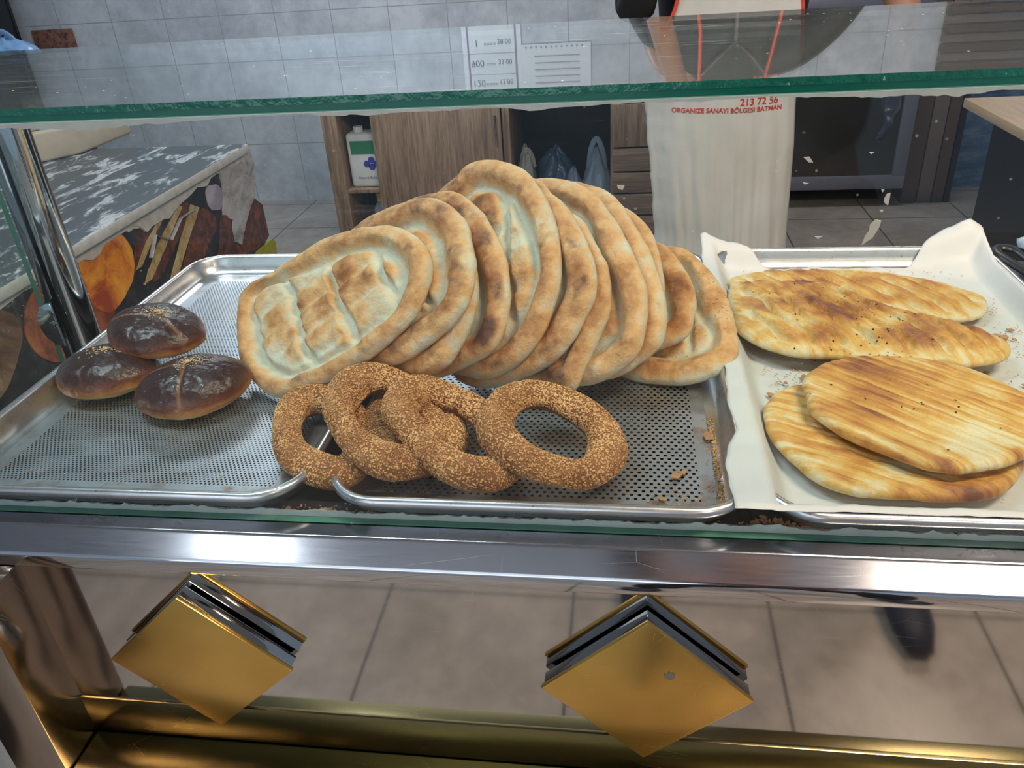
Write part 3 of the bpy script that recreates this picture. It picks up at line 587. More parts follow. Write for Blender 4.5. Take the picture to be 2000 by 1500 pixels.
# ---------------------------------------------------------------- sesame rings
def seeds_mesh(samples, name, mat, parent, size=.0030, rng=None, label=None):
    """samples: (point, normal); one flattened grain each"""
    rng = rng or random.Random(3); V = []; F = []
    for p, n in samples:
        t = n.orthogonal().normalized(); t.rotate(Quaternion(n, rng.uniform(0, 2*pi))); b = n.cross(t)
        L = size*rng.uniform(.42, .58); w = L*.56; h = L*.34; p = p+n*h*.35
        t = (t+n*rng.uniform(-.25, .25)).normalized()
        i = len(V)
        V += [p-t*L, p-t*L*.1-b*w, p-t*L*.1+b*w, p+t*L, p+n*h, p-n*h*.6]
        F += [(i, i+1, i+4), (i+1, i+3, i+4), (i+3, i+2, i+4), (i+2, i, i+4), (i, i+5, i+1), (i+1, i+5, i+3), (i+3, i+5, i+2), (i+2, i+5, i)]
    me = bpy.data.meshes.new(name); me.from_pydata([tuple(v) for v in V], [], F); me.shade_smooth()
    return link(name, me, mat, parent)
def seedmat(name, a, b):
    t = NT(name); n = t.noise(330, None, 1); n2 = t.noise(25, None, 3)
    f = t.math('MULTIPLY_ADD', n2, .6, t.math('MULTIPLY', n, .5))
    return t.fin(t.ramp(f, [(.38, a), (.70, b)]), .45, 0, .4)
M['seed'] = seedmat('toasted_sesame', (.36, .125, .03), (.88, .50, .21))
M['seedp'] = seedmat('pale_sesame', (.55, .36, .16), (.80, .60, .34))
M['dough'] = bread_mat('simit_dough', (.50, .27, .11), (.30, .115, .035), (.17, .055, .018), 0, 4)
RL = {'1': 'leftmost sesame ring, bridging the gap between two trays', '2': 'second sesame ring from the left, leaning on the leftmost one',
      '5': 'sesame ring lying underneath, seen through the holes of the middle rings', '3': 'third sesame ring from the left, pinched oval hole, tucked under the right one',
      '4': 'rightmost sesame ring lying on top with its hole fully open'}
def simit(k):
    P, N = RINGS[k]; N = Vector(N); rng = random.Random(ord(k)*3)
    path = catmull(P, 12); ctr = sum(path, Vector())/len(path)
    # even spacing
    n = 120; L = [0]
    for i in range(len(path)): L.append(L[-1]+(path[(i+1) % len(path)]-path[i]).length)
    pts = []; 
    for i in range(n):
        d = L[-1]*i/n; j = bisect.bisect(L, d)-1; j = min(j, len(path)-1); f = (d-L[j])/(L[j+1]-L[j]+1e-9); pts.append(path[j].lerp(path[(j+1) % len(path)], f))
    e = empty('simit_ring', ctr, RL[k], 'bread ring', 'sesame rings in a leaning row')
    m = 32; V = []; F = []; C = []; frames = []; inner = 0
    for i, p in enumerate(pts):
        t = (pts[(i+1) % n]-pts[i-1]).normalized(); a = t.cross(N).normalized(); b = a.cross(t).normalized()
        if b.dot(N) < 0: b = -b
        q = i/n; r = .0168*(1+.09*sin(2*pi*q*2+ord(k))+.06*sin(2*pi*q*3+2*ord(k)))
        frames.append((p, a, b, r))
        for j in range(m):
            an = 2*pi*j/m; tw = 1+.05*sin(2*an+q*4*pi*2)+.03*fbm(p.x*50+j, p.y*50, 1)
            V.append(p-ctr+a*cos(an)*r*tw+b*sin(an)*r*tw*.92); C.append(.45)
    for i in range(n):
        for j in range(m): F.append((i*m+j, i*m+(j+1) % m, ((i+1) % n)*m+(j+1) % m, ((i+1) % n)*m+j))
    me = bpy.data.meshes.new('dough_ring'); me.from_pydata([tuple(v) for v in V], [], F)
    at = me.attributes.new('crust', 'FLOAT', 'POINT'); at.data.foreach_set('value', C)
    bm = bmesh.new(); bm.from_mesh(me); bmesh.ops.recalc_face_normals(bm, faces=bm.faces); bm.to_mesh(me); bm.free()
    me.shade_smooth(); link('dough_ring', me, M['dough'], e)
    sm = []
    me.calc_loop_triangles() if hasattr(me, 'calc_loop_triangles') else None
    vn = [v.normal.copy() for v in me.vertices]; vc = [v.co.copy() for v in me.vertices]
    for _ in range(8600):
        i = rng.randrange(n); j = rng.randrange(m); fi = rng.random(); fj = rng.random()
        ids = [i*m+j, i*m+(j+1) % m, ((i+1) % n)*m+(j+1) % m, ((i+1) % n)*m+j]
        p = (vc[ids[0]]*(1-fi)+vc[ids[3]]*fi)*(1-fj)+(vc[ids[1]]*(1-fi)+vc[ids[2]]*fi)*fj
        nn = ((vn[ids[0]]*(1-fi)+vn[ids[3]]*fi)*(1-fj)+(vn[ids[1]]*(1-fi)+vn[ids[2]]*fi)*fj).normalized()
        up = nn.dot(N); pw = p+ctr
        # the sides that lay on the baking sheet stay bare here and there
        if up < -.35+.55*fbm(pw.x*18, pw.y*18, pw.z*18+ord(k)): continue
        sm.append((p, nn))
    tag(seeds_mesh(sm, 'sesame_coating', M['seed'], e, .0040, rng), kind='stuff')
for k in ('1', '5', '2', '3', '4'): simit(k)

def sprinkle(o, n, mat, size, keep, seed, name):
    rng = random.Random(seed); me = o.data; vs_ = [v for v in me.vertices if v.normal.z > .35 and keep(v.co)]; sm = []
    while len(sm) < n:
        v = vs_[rng.randrange(len(vs_))]; sm.append((v.co+Vector((rng.uniform(-.001, .001), rng.uniform(-.001, .001), .0004)), v.normal.copy()))
    return tag(seeds_mesh(sm, name, mat, o, size, rng), kind='stuff')
M['nigella'] = plain('black_seed', (.015, .013, .011), .5)
B1 = bpy.data.objects['pide_bread']
sprinkle(B1, 70, M['nigella'], .0030, lambda c: math.hypot(c.x+.03, c.y) < .05, 5, 'black_seeds')
sprinkle(B1, 230, M['seedp'], .0030, lambda c: math.hypot(c.x, c.y) < .085, 6, 'pale_seeds')
# ---------------------------------------------------------------- glazed buns
def bunmat():
    t = NT('egg_glazed_bun'); o = t.obj(); at = t.n('ShaderNodeAttribute', attribute_name='crust').outputs['Fac']
    n = t.noise(28, o, 5, .65); f = t.math('MULTIPLY_ADD', t.math('SUBTRACT', n, .5), .22, at)
    c = t.ramp(f, [(.14, (.66, .46, .20)), (.24, (.60, .33, .11)), (.34, (.42, .16, .045)), (.48, (.15, .045, .02)), (.68, (.050, .017, .013)), (1, (.032, .013, .012))])
    sc = t.n('ShaderNodeAttribute', attribute_name='score').outputs['Fac']
    c = t.mix(t.math('MULTIPLY', sc, .8), c, (.30, .12, .05))
    t.bump(t.math('ADD', t.noise(90, o, 5), t.math('MULTIPLY', t.noise(24, o, 3), 1.6)), .6, .004)
    return t.fin(c, t.ramp(f, [(.2, .6), (.4, .27)]), 0, .5)
M['bun'] = bunmat()
def bun(ctr, rx, ry, rh, rz, tilt, label, seed, line):
    e = empty('glazed_bun', ctr, label, 'bun', 'dark glazed buns on the left tray', (tilt[0], tilt[1], rz))
    nu, nv = 96, 48; V = []; F = []; C = []; D = []
    for j in range(nv+1):
        ph = -pi/2+pi*j/nv
        for i in range(nu):
            th = 2*pi*i/nu; cx = cos(th); sy = sin(th); r = cos(ph)**.8 if cos(ph) > 0 else 0
            pt = 1-.10*abs(sy)**1.5
            x = rx*cx*r*pt; y = ry*sy*r; z = rh*sin(ph)*(1.15 if ph > 0 else .62)
            if ph < 0: x *= 1-.18*(-ph/(pi/2)); y *= 1-.18*(-ph/(pi/2))
            k = 1+.035*fbm(x*25+seed, y*25, z*25+seed); z *= k; x *= k; y *= k
            ln = 0
            for (ang, hf, cv) in line:
                dd = -x*sin(ang)+y*cos(ang)+cv*(x*x+y*y)*6; al = x*cos(ang)+y*sin(ang)
                if al*hf > -.004 and ph > .0: ln = max(ln, math.exp(-(dd/.0017)**2))
            z -= ln*.0022
            V.append((x, y, z)); D.append(ln)
            C.append(.345+z/rh*.62+.16*fbm(x*14, y*14, seed))
    for j in range(nv):
        for i in range(nu): F.append((j*nu+i, j*nu+(i+1) % nu, (j+1)*nu+(i+1) % nu, (j+1)*nu+i))
    me = bpy.data.meshes.new('crumb'); me.from_pydata(V, [], F)
    me.attributes.new('crust', 'FLOAT', 'POINT').data.foreach_set('value', C); me.attributes.new('score', 'FLOAT', 'POINT').data.foreach_set('value', D)
    bm = bmesh.new(); bm.from_mesh(me); bmesh.ops.remove_doubles(bm, verts=bm.verts, dist=1e-6); bmesh.ops.recalc_face_normals(bm, faces=bm.faces); bm.to_mesh(me); bm.free()
    me.shade_smooth(); link('bun_body', me, M['bun'], e)
    rng = random.Random(seed); sm = []
    for _ in range(190):
        a, r = rng.uniform(0, 2*pi), abs(rng.gauss(0, .011)); x, y = r*cos(a)*1.5+rx*.05, r*sin(a)+ry*.12
        q = 1-(x/rx)**2-(y/ry)**2
        if q > .05:
            z = rh*1.15*math.sqrt(q)**.9*1.0; nn = Vector((x/rx**2, y/ry**2, z/(rh*1.15)**2)).normalized(); sm.append((Vector((x, y, z+.0005)), nn))
    tag(seeds_mesh(sm, 'sesame_sprinkle', M['seedp'], e, .0031, rng), kind='stuff')
bun((-.645, .808, Z0+.0215), .064, .056, .030, radians(8), (radians(-2), 0), 'left one of the lower two glazed buns, darkest crust', 2, [(radians(170), 1, .3)])
bun((-.512, .772, Z0+.0225), .069, .055, .032, radians(20), (radians(2), radians(-3)), 'right one of the lower two glazed buns with two scored lines', 5, [(radians(-95), 1, .2), (radians(20), 1, .3), (radians(170), 1, .2)])
bun((-.600, .862, Z0+.053), .063, .055, .027, radians(-4), (radians(3), radians(9)), 'glazed bun resting on top of the other two', 9, [(radians(200), 1, .3), (radians(-20), 1, .3)])

# ---------------------------------------------------------------- pastries on parchment
def parchment():
    nx, ny = 110, 150; x0, x1, y0, y1 = .118, .516, .566, 1.222; V = []; F = []
    def zf(x, y):
        el = x-.1535; er = .494-x; eb = 1.182-y; ef = y-.600
        z = .0045
        def up(d, hgt=.029, w=.026): return hgt*sstep(0, w, -d) if d < 0 else 0
        z += max(up(el), up(er), up(eb), up(ef, .028))
        z += .0016*fbm(x*18, y*18, 2)+.0008*fbm(x*60, y*60, 5)
        # far corners stand up off the rim
        cl = max(0, 1-math.hypot(x-.118, y-1.222)/.075); crn = max(0, 1-math.hypot(x-.500, y-1.222)/.085)
        z += .020*cl*cl+.036*crn**1.4+.004*sstep(.02, .05, -eb)*fbm(x*30, 0, 9)
        return z
    for j in range(ny+1):
        for i in range(nx+1):
            x = x0+(x1-x0)*i/nx; ye = y1-.036*sstep(.165, .215, x)*sstep(.468, .405, x)-.003*fbm(x*20, 1, 1); y = y0+(ye-y0)*j/ny
            # ragged left edge and a pulled-out near corner
            x -= (1-i/nx)**6*(.010*fbm(0, y*9, 4)+.008); 
            if y < .72: x -= (1-i/nx)**4*.018*sstep(.72, .60, y)
            V.append((x-.32, y-.89, zf(x, y)))
    for j in range(ny):
        for i in range(nx):
            y = y0+(y1-y0)*(j+.5)/ny; x = x0+(x1-x0)*(i+.5)/nx
            F.append((j*(nx+1)+i, j*(nx+1)+i+1, (j+1)*(nx+1)+i+1, (j+1)*(nx+1)+i))
    me = bpy.data.meshes.new('parchment_sheet'); me.from_pydata(V, [], F); me.shade_smooth()
    o = link('parchment_sheet', me, M['parch']); o.location = (.32, .89, Z0)
    sm = o.modifiers.new('s', 'SOLIDIFY'); sm.thickness = .0004
    tag(o, 'white baking parchment with curled far corners lining the right tray', 'paper')
parchment()
def pastry_mat(name, ang, sc, seed, deep=1.0):
    t = NT(name); at = t.n('ShaderNodeAttribute', attribute_name='crust').outputs['Fac']
    m = t.map((sc[0], sc[1], 1), loc=(seed, seed, 0), v=t.map(rot=(0, 0, ang))); n = t.noise(1, m, 6, .65, .3); n2 = t.noise(17, t.map(loc=(seed, 2, 1)), 4, .6)
    f = t.math('MULTIPLY_ADD', t.math('SUBTRACT', n, .5), 1.3, at); f = t.math('MULTIPLY_ADD', t.math('SUBTRACT', n2, .5), 1.0*deep, f); f = t.math('MULTIPLY_ADD', t.math('SUBTRACT', t.noise(60, t.map(loc=(seed, 7, 1)), 5, .7), .5), .45, f)
    c = t.ramp(f, [(.06, (.72, .60, .36)), (.26, (.70, .44, .13)), (.46, (.60, .29, .06)), (.68, (.42, .16, .045)), (.92, (.20, .065, .03))])
    t.bump(t.math('ADD', n, t.math('MULTIPLY', t.noise(110, None, 5, .7), .8)), .6, .004)
    return t.fin(c, .42, 0, .45)
def leaf_h(seed, ang, pitch, hh, rise):
    ca, sa = cos(ang), sin(ang)
    def f(u, v, d, s):
        q = fbm(u*14+seed, v*14, seed); b = -u*sa+v*ca+.014*fbm(u*9, v*9, seed+1)+.005*q; al = u*ca+v*sa
        g = abs(sin(pi*b/pitch))*(.86+.25*fbm(b*25, al*9, seed+4))
        e = math.sqrt(max(0, 1-max(0, 1-d/.010)**2))*(.62+.38*sstep(0, .05, d))
        mid = sstep(.01, .03, d)
        rid = sstep(.0, .62, g); q5 = fbm(u*70, v*70, seed)
        h = hh*e*(.60+mid*.72*rid-.34*mid)+(.0025*q+.0011*q5)*e
        return h*(1+rise*u), .06+mid*(.60*rid*(.8+.6*q))+.30*(1-mid)*e*.8
    return f
def flat_h(seed, ang, pitch, hh):
    ca, sa = cos(ang), sin(ang)
    def f(u, v, d, s):
        q = fbm(u*10+seed, v*10, seed); b = -u*sa+v*ca+.006*fbm(u*8, v*8, seed+1)
        g = abs(sin(pi*b/pitch+2*fbm(b*60, seed, u*6)))
        e = math.sqrt(max(0, 1-max(0, 1-d/.010)**2))
        h = hh*e*(.80+.16*g)+(.0022*q+.0008*fbm(u*60, v*60, seed))*e
        edge = sstep(.018, .004, d)
        return h, .26+.20*g+.34*q+edge*(.30*fbm(u*30, v*30, seed+3))
    return f
def pastry(k, hf, mt, label, tilt=(0, 0), lift=0):
    z, ol = PAST[k]; cx = sum(p[0] for p in ol)/len(ol); cy = sum(p[1] for p in ol)/len(ol)
    ax = [Vector((1, 0, 0)), Vector((0, 1, 0)), Vector((0, 0, 1))]
    rot = Euler((tilt[0], tilt[1], 0)).to_matrix(); ax = [rot @ a for a in ax]
    q = [(p[0]-cx, p[1]-cy) for p in ol]
    return polar_bread('pastry_bread', (cx, cy, z+lift), ax, q, mt, hf, label, 'pastry', 'flaky pastry breads on the parchment', lo=-.005, nt=260, nr=60)
A_ = radians(-50)
pastry('E', leaf_h(3, radians(-60), .030, .015, 0), pastry_mat('ridged_pastry_crust', radians(60), (12, 60), 3), 'ridged leaf-shaped pastry lying at the back, one end cut flat')
PF = pastry('F', leaf_h(8, radians(-64), .0285, .019, 0), pastry_mat('ridged_pastry_crust_dark', radians(64), (12, 60), 8, 1.2), 'ridged leaf-shaped pastry with pointed right end and black seeds, in front of the other leaf')
sprinkle(PF, 55, M['nigella'], .0036, lambda c: abs(c.x) < .11 and c.z > .004, 5, 'black_seeds'); sprinkle(PF, 90, M['seedp'], .0030, lambda c: c.z > .004, 8, 'pale_seeds')
pastry('H', flat_h(5, radians(-28), .017, .009), pastry_mat('streaked_pastry_crust', radians(28), (9, 110), 5, 1.1), 'broad flat oval pastry lying underneath with a browned near edge')
pastry('G', flat_h(12, radians(-44), .014, .009), pastry_mat('streaked_pastry_crust_pale', radians(44), (7, 110), 12, .8), 'flat oval pastry lying on top of the other with a pale left edge')
sprinkle(bpy.data.objects['pastry_bread.003'], 16, M['nigella'], .0034, lambda c: c.z > .004, 5, 'black_seeds')
# ---------------------------------------------------------------- crumbs and loose seeds
def crumbs(name, pts, mat, label, size=.003, seed=1):
    rng = random.Random(seed); sm = [(Vector(p), Vector((rng.uniform(-.3, .3), rng.uniform(-.3, .3), 1)).normalized()) for p in pts]
    o = seeds_mesh(sm, name, mat, None, size, rng); tag(o, label, 'crumbs', kind='stuff'); return o
def crustflakes(name, pts, mat, label, s0=.004, seed=1):
    rng = random.Random(seed); m = MB()
    for p in pts:
        n = rng.randint(5, 7); r = s0*rng.uniform(.4, 1.5); a0 = rng.uniform(0, 6); el = rng.uniform(.35, .9); c, s_ = cos(a0), sin(a0)
        P = []
        for i in range(n):
            a = 2*pi*i/n; x, y = r*cos(a)*rng.uniform(.7, 1.2), r*el*sin(a)*rng.uniform(.6, 1.2); P.append((p[0]+x*c-y*s_, p[1]+x*s_+y*c))
        zc = p[2]; tz = rng.uniform(.0006, .0016); V = [(x, y, zc+rng.uniform(0, .0012)) for x, y in P]; V += [(x, y, z+tz) for x, y, z in V]
        m.add(V, [tuple(range(n))[::-1], tuple(range(n, 2*n))]+[(i, (i+1) % n, n+(i+1) % n, n+i) for i in range(n)])
    o = m.build(name, mat, None, smooth=False); tag(o, label, 'crumbs', kind='stuff'); return o
rg = random.Random(11)
M['flake'] = plain('crust_flake', (.42, .21, .09), .7, 0, .6, 60)
pts = []
for _ in range(1500):
    x = rg.uniform(-.60, .50); y = .5775+abs(rg.gauss(0, .006))
    dens = 1 if (-.32 < x < -.20 or -.15 < x < .0 or .11 < x < .2) else .22
    if rg.random() < dens and y < .60: pts.append((x, y, Z0+.0008))
crumbs('loose_sesame', pts, M['seed'], 'sesame seeds spilt on the dark worktop along the foot of the glass', .0034, 5)
pts = [(rg.gauss(.098, .006), rg.uniform(.60, .76), Z0+.0036+.0) for _ in range(420)]+[(rg.uniform(-.25, .06), rg.uniform(.62, .9), Z0+.0034) for _ in range(70)]+[(rg.uniform(.02, .09), rg.uniform(.6, .64), Z0+.0034) for _ in range(40)]
pts = [p for p in pts if p[0] < .106 or 1]; pts = [(min(p[0], .088+abs(p[0]-.088)*.3), p[1], p[2]) for p in pts]
crumbs('loose_sesame', pts, M['seed'], 'sesame seeds spilt inside the coarse tray along its right rim', .0032, 6)
crumbs('loose_sesame', [(rg.uniform(-.68, -.34), rg.choice([rg.uniform(.60, .64), rg.uniform(.6, .9)]), Z0+.0034) for _ in range(80)], M['seed'], 'sesame seeds spilt on the fine perforated tray by the buns', .0032, 8)
crustflakes('crust_flakes', [(rg.uniform(.115, .24), .578+abs(rg.gauss(0, .006)), Z0+.0006) for _ in range(120)]+[(rg.uniform(-.6, .12), .580+abs(rg.gauss(0, .004)), Z0+.0006) for _ in range(30)], M['flake'], 'crust crumbs on the dark worktop between the middle and right trays', .0028, 3)
crustflakes('crust_flakes', [(.057, .655, Z0+.004), (.050, .648, Z0+.0045), (.035, .612, Z0+.004), (.086, .72, Z0+.004), (.088, .60, Z0+.004), (.090, .604, Z0+.004), (.087, .607, Z0+.0045)], M['flake'], 'curled crust flakes on the coarse tray right of the sesame rings', .008, 4)
pts = []
for _ in range(420):
    a = rg.random()
    if a < .35: x, y = rg.gauss(.475, .018), rg.uniform(.80, 1.08)
    elif a < .6: x, y = rg.gauss(.185, .018), rg.uniform(.72, .87)
    elif a < .8: x, y = rg.uniform(.17, .46), rg.gauss(1.155, .012)
    else: x, y = rg.uniform(.17, .48), rg.uniform(.6, 1.16)
    if .158 < x < .49: pts.append((x, y, Z0+.0075))
crumbs('pastry_crumbs', pts, M['seed'], 'fine crumbs scattered over the white parchment', .0034, 9)
crustflakes('crust_flakes', [(.165, .80, Z0+.007), (.21, .835, Z0+.007), (.205, .845, Z0+.007), (.185, .79, Z0+.007), (.192, .775, Z0+.007), (.20, .79, Z0+.007), (.17, .77, Z0+.007), (.45, .94, Z0+.007), (.46, .95, Z0+.007), (.452, .955, Z0+.007), (.475, .97, Z0+.007), (.205, 1.13, Z0+.007), (.215, 1.13, Z0+.007), (.36, 1.14, Z0+.007), (.44, .83, Z0+.007), (.47, .84, Z0+.007)]+[(rg.uniform(.165, .48), rg.uniform(.75, 1.15), Z0+.007) for _ in range(40)], M['flake'], 'golden crust flakes scattered over the white parchment', .0065, 7)

# ---------------------------------------------------------------- bench with the printed banner, left
XB = -1.34
def bench():
    e = empty('workbench', (-2.2, 1.4, 0), 'floured steel topped bench with a torn printed food banner on its side', 'workbench')
    def b(m, n, mt, **k):
        o = m.build(n, mt, e, **k); o.location = (2.2, -1.4, 0); return o
    b(MB().box(-3.3, XB-.012, -.2, 2.69, .05, .775), 'body', M['dark'])
    o = b(MB().box(-3.32, XB+.022, -.22, 2.70, .775, .803), 'bench_top', M['flour'], bevel=.003)
    o.data.materials.append(M['flourw'])
    for p in o.data.polygons:
        if p.normal.x > .8: p.material_index = 1
    def pl(k, n, mt, off):
        m = MB(); m.prism([(p[0], p[1]) for p in BANNER[k]], 'x', XB-.006+off-.002, XB-.006+off); return m
    mats = [M['bdark'], M['bwhite'], M['bcake'], M['bcream'], M['borange'], M['borange2'], M['bbrown'], M['byellow'], M['blilac'], M['flourw'], M['bwhite']]
    m = MB(); Q = [(2.69, .79), (2.69, .06), (-.2, .06), (-.2, .79)]
    m.prism(Q, 'x', XB-.012, XB-.006, 0)
    for i, (k, mi) in enumerate((('cakeA', 2), ('cakeB', 2), ('cakeC', 2), ('cakeD', 2), ('creamA', 3), ('creamB', 3), ('creamC', 3), ('cup', 8), ('pastryC', 5), ('pastryB', 5), ('pastryA', 4), ('pastryD', 6), ('corner', 7), ('flour', 9), ('tear', 1))):
        P = catmull([(a, c, 0) for a, c in BANNER[k]], 5) if k in ('pastryA', 'pastryC', 'pastryD', 'cup', 'cakeC') else [Vector((a, c, 0)) for a, c in BANNER[k]]
        jag = .010 if k in ('flour', 'tear') else .003
        R_ = []
        for q in range(len(P)):
            a, c = P[q], P[(q+1) % len(P)]; nn = max(1, int((c-a).length/.02))
            for w in range(nn):
                p = a.lerp(c, w/nn); R_.append((p.x+jag*fbm(p.x*30, p.y*30, i), min(.772, p.y+jag*fbm(p.x*30, p.y*30, i+20))))
        m.prism(R_, 'x', XB-.007, XB-.006+.0004*(i+1), mi)
    R_ = []; n = 90
    P1 = [(-.2+2.89*i/n, .7745) for i in range(n+1)]; P2 = [(a, .7745-(.012+(.045 if a > 1.9 else .022)*max(0, fbm(a*5, 3, 1)+.25)+.02*abs(fbm(a*22, 1, 4)))) for a, _ in P1]
    for i in range(n): m.prism([P1[i], P1[i+1], P2[i+1], P2[i]], 'x', XB-.006, XB+.002, 9)
    # printed white strokes
    for line in ([(1.10, .62), (1.15, .66), (1.2, .67)], [(1.55, .60), (1.62, .66), (1.70, .67)], [(2.0, .65), (2.05, .70), (2.12, .66), (2.2, .70), (2.3, .70)]):
        m.tube([(XB+.0004, y, z) for y, z in line], .007, 6, 1, squash=.2)
    b(m, 'printed_banner', mats, smooth=False)
    bx_ = empty('flour_box', (-2.22, 2.83, .803), 'squat floury beige box standing on the bench', 'box')
bench()
def flour_box():
    for o in list(bpy.data.objects):
        if o.name == 'flour_box': bpy.data.objects.remove(o)
    e = empty('flour_box', (-2.2, 2.70, .803), 'squat floury beige box standing on the left bench', 'box', rot=(0, 0, radians(-2)))
    m = MB(); m.prism([(-.75, -.30), (.16, -.30), (.30, -.06), (.30, .25), (-.75, .25)], 'z', 0, .10); m.build('box_base', M['box'], e, bevel=.012, seg=3)
    m = MB(); m.prism([(-.74, -.29), (.15, -.29), (.29, -.05), (.29, .24), (-.74, .24)], 'z', .10, .16); m.build('box_lid', M['flourw'], e, bevel=.018, seg=3)
flour_box()
# ---------------------------------------------------------------- wall things
def wallthings():
    o = MB().box(-.13, .13, -.012, 0, -.085, .085).build('stone_plaque', M['stone'], None, bevel=.002); o.location = (-3.355, 4.72, .965)
    tag(o, 'brown speckled stone tile on the grey wall at upper left', 'wall tile')
    e = empty('price_list', (-.755, 4.716, 1.70), 'white price list with grey figures and violet side rules on the wall', 'price list')
    MB().box(-.165, .165, -.004, 0, -.05, .36).build('sheet', M['paperw'], e)
    for x in (-.138, .128): MB().box(x, x+.01, -.0055, -.004, -.05, .36).build('side_rule', M['purple'], e)
    for z in (.105, .215): MB().box(-.128, .128, -.0055, -.004, z, z+.003).build('row_rule', M['purple'], e)
    def tx(s, x, z, size, nm='figures'):
        me = text_mesh(s, size, .0005); o = link(nm, me, M['ink'], e); o.location = (x, -.0052, z); o.rotation_euler = (pi/2, 0, 0)
        o.scale = (1, 1, 1)
    for row, (a, c, d) in enumerate((('1', '====', '28.00'), ('900', '===', '33.00'), ('120', '====', '13.00'))):
        z = .035+.105*row
        tx(a, -.085, z, .05); tx(c, -.01, z+.012, .03, 'bars'); tx(d, .07, z, .036)
    e = empty('pinned_notice', (-.40, 4.716, 1.77), 'white notice in a clear sleeve beside the price list', 'notice')
    MB().box(-.19, .19, -.003, 0, 0, .32).build('sleeve', M['paperw'], e)
    m = MB()
    for k in range(6): m.box(-.12, .13, -.0045, -.003, .06+.035*k, .066+.035*k)
    for k in range(12): m.box(-.17+.028*k, -.160+.028*k, -.0045, -.003, .012, .020)
    m.build('printed_lines', M['purple'], e)
wallthings()
# ---------------------------------------------------------------- cabinet
def cabinet():
    Y, X0, X1, H = 3.9, -1.50, .22, .70
    e = empty('wooden_cabinet', (-.6, Y, 0), 'low striped walnut cabinet with open niches, a door and drawers', 'cabinet')
    def b(m, n, mt, par=None, **k):
        o = m.build(n, mt, par or e, **k); o.location = (.6, -Y, 0) if par is None else (0, 0, 0); return o
    t = .03
    m = MB(); m.box(X0, X1, Y, Y+.55, H-t, H).box(X0, X0+.08, Y, Y+.55, .02, H-t).box(X1-t, X1, Y, Y+.55, .02, H-t)
    m.box(X0, X1, Y+.53, Y+.55, .02, H-t).box(X0+.08, X1-t, Y+.01, Y+.53, .02, .05).box(-.60, -.565, Y, Y+.53, .05, H-t).box(-.085, -.05, Y, Y+.53, .05, H-t).box(X0+.08, -1.2, Y+.005, Y+.53, .27, .29)
    b(m, 'carcass', M['wood'], bevel=.002)
    for xa, xb in ((X0+.08, -1.2), (-.565, -.085)): b(MB().box(xa, xb, Y+.515, Y+.529, .05, H-t), 'back_board', M['black'])
    d = b(MB().box(-1.245, -.605, Y-.02, Y-.002, .04, H-.03), 'door', M['wood'], bevel=.003)
    b(MB().tube([(-.628, Y-.035, .50), (-.628, Y-.035, .64)], .006, 10).box(-.632, -.624, Y-.036, Y-.02, .505, .513).box(-.632, -.624, Y-.036, Y-.02, .627, .635), 'handle', M['chrome'], d)
    for z0, z1, mt in ((.47, .665, 'wood'), (.355, .462, 'woodh'), (.25, .347, 'woodh'), (.14, .242, 'woodh'), (.045, .132, 'woodh')):
        b(MB().box(-.075, X1-.004, Y-.02, Y-.002, z0, z1), 'drawer', M[mt], bevel=.003)
cabinet()
def jerrycan():
    e = empty('plastic_canister', (-1.33, 4.0, .29), 'white plastic canister with a green label in the cabinet niche', 'canister')
    MB().box(-.075, .095, -.06, .06, 0, .27).build('body', M['white'], e, bevel=.018, seg=3)
    MB().tube([(-.02, 0, .27), (-.02, 0, .295)], .025, 16).build('cap', M['white'], e)
    MB().box(-.055, .093, -.0615, -.0598, .17, .235).build('green_label', M['green'], e)
    m = MB(); 
    for x, z in ((.02, .12), (.045, .14), (.045, .105), (.07, .12)): m.tube([(x, -.0612, z), (x, -.0598, z)], .017, 14)
    m.build('blue_mark', M['blue'], e)
    o = link('caption', text_mesh('Natural Baking', .018, .0003), M['ink'], e); o.location = (.02, -.0606, .045); o.rotation_euler = (pi/2, 0, 0)
    e = empty('oil_bottle', (-1.28, 4.0, .05), 'clear bottle with a yellow cap on the cabinet floor', 'bottle')
    MB().tube([(0, 0, 0), (0, 0, .11), (0, 0, .14), (0, 0, .16)], [.045, .045, .03, .017], 20).build('body', M['bag'], e)
    MB().tube([(0, 0, .155), (0, 0, .195)], .024, 18).build('cap', M['yellow'], e)
jerrycan()
def blob_bag(name, loc, r, mat, label, handles, seed):
    e = empty(name, loc, label, 'plastic bag')
    nu, nv = 40, 24; V = []; F = []
    for j in range(nv+1):
        ph = -pi/2+pi*j/nv
        for i in range(nu):
            th = 2*pi*i/nu; k = 1+.22*fbm(cos(th)*1.6+seed, sin(th)*1.6, ph*1.3)+.08*fbm(th*3, ph*4, seed)
            z = r[2]*(1+sin(ph)*min(k, 1.1)); tp = 1-.55*max(0, sin(ph))**1.5
            V.append((r[0]*cos(th)*cos(ph)*k*tp, r[1]*sin(th)*cos(ph)*k*tp, max(0, z)))
    for j in range(nv):
        for i in range(nu): F.append((j*nu+i, j*nu+(i+1) % nu, (j+1)*nu+(i+1) % nu, (j+1)*nu+i))
    MB().add(V, F).build('bag_body', mat, e, ang=180)
    for hx, w, hh in handles:
        P = catmull([(hx-w, 0, r[2]*1.5), (hx-w*.7, -.01, r[2]*1.6+hh*.6), (hx, -.012, r[2]*1.6+hh), (hx+w*.7, -.01, r[2]*1.6+hh*.55), (hx+w, 0, r[2]*1.5)], 6, False)
        MB().tube(P, .013, 8, squash=.4, up=(0, 1, 0)).build('handle', mat, e)
    return e
blob_bag('plastic_bag', (-.155, 4.02, .051), (.075, .07, .19), M['bag'], 'clear plastic bag with a tall loop handle at the right of the niche', [(0, .04, .13)], 2)
